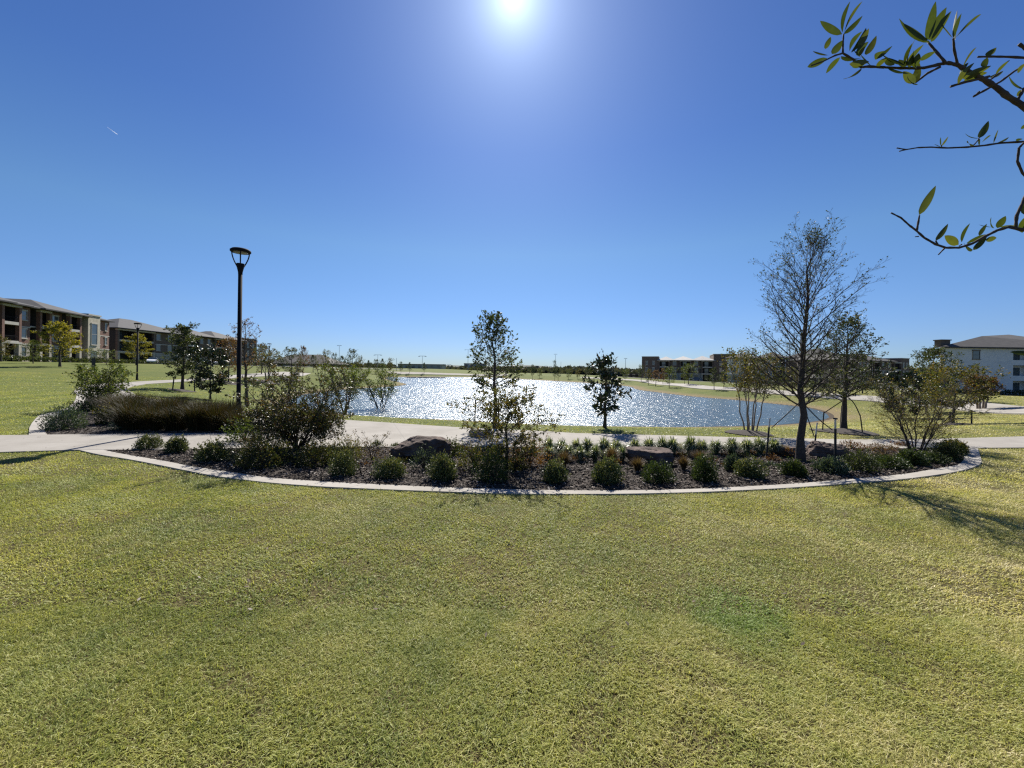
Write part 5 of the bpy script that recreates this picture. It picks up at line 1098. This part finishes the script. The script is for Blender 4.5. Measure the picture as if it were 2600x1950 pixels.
for k, (px, Y, pt, lb, kd) in enumerate([(2232, 100, 'white_paint', 'white suv parked beyond the leafy oak, leftmost of the cars there', 'suv'), (2262, 97, 'dark_paint', 'dark car parked in the middle beyond the right lawn', 'car'), (2312, 99, 'white_paint', 'white car half hidden behind the dark magnolia on the right', 'car'), (1765, 150, 'blue_paint', 'blue car in front of the dark brick block on the right shore', 'car')]):
    b = at(px, 985, Y); make_car((b[0], Y, float(H(b[0], Y)) + .07), math.radians((20, 200, 15, 170)[k]), pt, lb, kd)
# ------------------------------------------------------------------ far background
def low_block(name, label, px0, px1, pyt, pyb, Y, mat, depth=25):
    a = at(px0, pyb, Y); c = at(px1, pyt, Y); e = empty(name, (a[0], Y, 0), label, 'building'); w_ = c[0] - a[0]
    mb = MB(); mb.box(0, w_, 0, depth, -4, c[2] - .6); mb.build('wall', M[mat], e); mb = MB(); mb.box(-.4, w_ + .4, -.4, depth + .4, c[2] - .598, c[2]); mb.build('roof', M['roof'], e)
    k = min(max(3, int(w_ / 6)), 8)
    for j in range(k): mb = MB(); mb.box(w_ * (j + .2) / k, w_ * (j + .7) / k, -.06, -.002, max(1.0, c[2] * .35), c[2] - 1.4); mb.build('window', M['glass'], e)
    return e
low_block('warehouse', 'long low grey warehouse on the horizon at centre left', 1010, 1122, 925, 940, 420, 'stone')
low_block('office_building', 'pale low office block on the horizon just left of the dark slim oak', 1178, 1232, 923, 940, 480, 'trim')
low_block('office_building', 'small flat block on the horizon left of the billboard', 1340, 1362, 931, 942, 450, 'stone')
low_block('long_fence_shed', 'low grey shed left of the dark apartment block on the right shore', 1595, 1640, 952, 962, 190, 'stone', 8)
# big hipped roof behind the trees at left
e = empty('pavilion', (*at(758, 945, 185)[:2], .5), 'low wide building with a grey hipped roof among the left trees', 'building'); mb = MB(); mb.box(-15, 15, 0, 16, -1, 2.6); mb.build('wall', M['brick_brown'], e)
mb = MB(); hip(mb, -15, 15, 0, 16, 2.6, .48, np.eye(4), 1.5); mb.build('roof', M['roof_dark'], e)
for j in range(5): mb = MB(); mb.box(-13 + j * 5.6, -9.5 + j * 5.6, -.05, -.002, .5, 2.2); mb.build('window', M['glass'], e)
# poles and masts
def mast(px, top, bot, Y, label, r_=.16, heads=2, arm=1.6, name='light_mast'):
    a = at(px, bot, Y); z1 = at(px, top, Y)[2]; e = empty(name, (a[0], Y, 0), label, 'light mast'); mb = MB(); mb.tube([(0, 0, -3), (0, 0, z1)], [r_, r_ * .6], 6); mb.build('pole', M['metal_grey'], e)
    if heads:
        mb = MB(); mb.box(-arm, arm, -.1, .1, z1 - .1, z1 + .1); mb.build('cross_arm', M['metal_grey'], e)
        for s_ in (-1, 1): mb = MB(); mb.box(s_ * arm - .5, s_ * arm + .5, -.35, .35, z1 - .35, z1 - .102); mb.build('lamp_head', M['metal_grey'], e)
    return e
mast(861, 877, 925, 330, 'tallest thin light mast above the trees left of the pond', .20, 2, 1.4)
mast(959, 901, 930, 260, 'twin headed light mast left of the far shore', .16, 2, 2.2)
mast(1072, 904, 935, 240, 'twin headed light mast on the far shore at centre left', .16, 2, 2.0)
mast(1006, 909, 958, 140, 'plain slim dark pole at the left end of the far shore', .09, 0)
mast(1188, 888, 935, 380, 'tall mast with a cross arm just left of the dark slim oak', .26, 2, 3.0)
mast(1410, 899, 940, 420, 'tall thin mast behind the narrow tree on the far shore', .24, 2, 1.4)
mast(1424, 918, 945, 300, 'short lamp right of the tall thin mast on the far shore', .14, 0)
mast(1462, 928, 945, 380, 'tiny mast above the far tree line left of the magnolia', .22, 0)
mast(1588, 910, 950, 360, 'tall thin mast right of the magnolia on the bank', .26, 2, 1.0)
mast(1636, 925, 960, 200, 'slim pole at the left corner of the dark apartment block', .10, 2, .7)
mast(1127, 925, 940, 380, 'tiny lamp with two round heads right of the long warehouse', .2, 2, 1.4)
mast(1140, 925, 940, 390, 'tiny lamp, second to the right of the long warehouse', .2, 2, 1.4)
mast(1386, 929, 942, 420, 'tiny lamp just right of the billboard', .2, 2, 1.2)
mast(1398, 930, 942, 430, 'tiny lamp, second to the right of the billboard', .2, 2, 1.2)
mast(2215, 898, 925, 128, 'small floodlight pole above the roof right of the leafy oak', .07, 2, .7)
# billboard (blank dark back)
a = at(1364, 945, 430); e = empty('billboard', (a[0], 430, 0), 'small dark billboard on a post on the far horizon', 'billboard'); zt = at(1364, 929, 430)[2]; mb = MB(); mb.box(-1.7 * 1, 1.7, -.2, .2, zt - 2.2, zt); mb.v[-1][:, 0] *= 1.0; mb.build('panel', M['dark_paint'], e); mb = MB(); mb.tube([(0, .3, -3), (0, .3, zt - 1)], .3, 6); mb.build('post', M['metal_grey'], e)
# park shelter bits and a bench-like low wall on the far shore
mb = MB(); a = at(1030, 951, 120); 
e = empty('low_wall', (a[0], 120, float(H(a[0], 120))), 'short dark low wall on the far shore at centre left', 'wall'); mb.box(0, 12, 0, .5, -.2, .8); mb.build('wall', M['brick_brown'], e); mb = MB(); mb.box(-2.8, -.05, -.1, .9, -.2, .45); mb.build('end_block', M['trim'], e)
# sign at left bed
b = base_of(237, 950); e = empty('park_sign', b, 'slim grey green marker post behind the loose bush of the left bed', 'sign post'); mb = MB(); s_ = F / b[1]; mb.box(-.14, .14, -.06, .06, 0, 40 / s_); mb.build('panel', M['dark_grey'] if 'dark_grey' in M else M['roof'], e)
# distant woods: one mass of foliage clumps
def woods(name, segs, label, seed, n, mat, size):
    r = np.random.default_rng(seed); C = []; 
    for (px0, px1, t0, t1, Y0, Y1) in segs:
        k = int(n * (px1 - px0)); px = r.uniform(px0, px1, k); f = (px - px0) / (px1 - px0); top = t0 + (t1 - t0) * f
        hgt = 1.8 * np.sin(px * .21) + 1.2 * np.sin(px * .57 + 1) + 1.0 * np.sin(px * 1.3); Yd = Y0 + (Y1 - Y0) * r.random(k)
        d = np.stack([(px - CX) / F, np.ones(k)], 1); zt = EYE + ((HY - (top - hgt)) / F + (px - CX) / F * math.sin(ROLL)) * Y0
        z = -2 + (zt + 2) * r.random(k) ** .6; C.append(np.stack([d[:, 0] * Yd, Yd, z], 1))
    C = np.vstack(C); o = leafmesh(C, np.tile([0, 0, 1.], (len(C), 1)), size, .8, r, name, M[mat], None, 0, 1.2); tag(o, label, None, None, 'stuff'); return o
M['wood_far_hazed'] = leafmat('wood_far_hazed', [(.06,.072,.062),(.085,.092,.078),(.10,.095,.08)], .2, .1, .8)  # lighter, greyer leaf colours stand in for distance haze
woods('distant_trees', [(640,1000,921,928,420,520),(1000,1340,934,936,450,560),(1340,1440,937,937,400,480),(1430,1500,936,936,360,430),(1500,1660,938,945,360,430),(1280,1660,943,950,250,300)], 'dark line of distant woods on the horizon', 4, 26, 'wood_far_hazed', 3.0)
woods('distant_trees', [(1600,1660,945,948,200,230),(1860,2400,935,940,170,200),(560,700,920,922,220,260)], 'dark trees between and behind the apartments', 5, 14, 'wood_far_hazed', 1.8)
# hills
mb = MB(); Yh = 2600; xs = np.linspace(-2600, 600, 120); zz = 26 + 10 * np.sin(xs * .0021 + 1) + 5 * np.sin(xs * .009) + (xs < -300) * 8 * S((-300 - xs) / 900) - 22 * S((xs - 0) / 600)
V = np.vstack([np.column_stack([xs, np.full(120, Yh), np.full(120, -5.)]), np.column_stack([xs, np.full(120, Yh + 150), zz]), np.column_stack([xs, np.full(120, Yh + 600), np.full(120, -5.)])])
mb.add(V, [(j*120+i, j*120+i+1, (j+1)*120+i+1, (j+1)*120+i) for j in range(2) for i in range(119)]); m = simple('hill', (.05,.06,.05), (.08,.09,.07), .01, .95); tag(mb.build('hills', m, smooth=True), kind='structure')
# a short vapour trail
m, t = node_mat('vapour'); tr = t.nodes.new('ShaderNodeBsdfTranslucent'); tr.inputs[0].default_value = (.8, .82, .85, 1); link_out(t, tr.outputs[0]); a = at(271, 322, 6000); c = at(298, 341, 6000); mb = MB(); f = np.linspace(0, 1, 12)[:, None]
mb.tube(a + (c - a) * f, 3.6 * np.sin(np.linspace(.08, 1.2, 12)), 6); tag(mb.build('vapour_trail', m), 'short faint white vapour trail high at left', 'vapour trail')
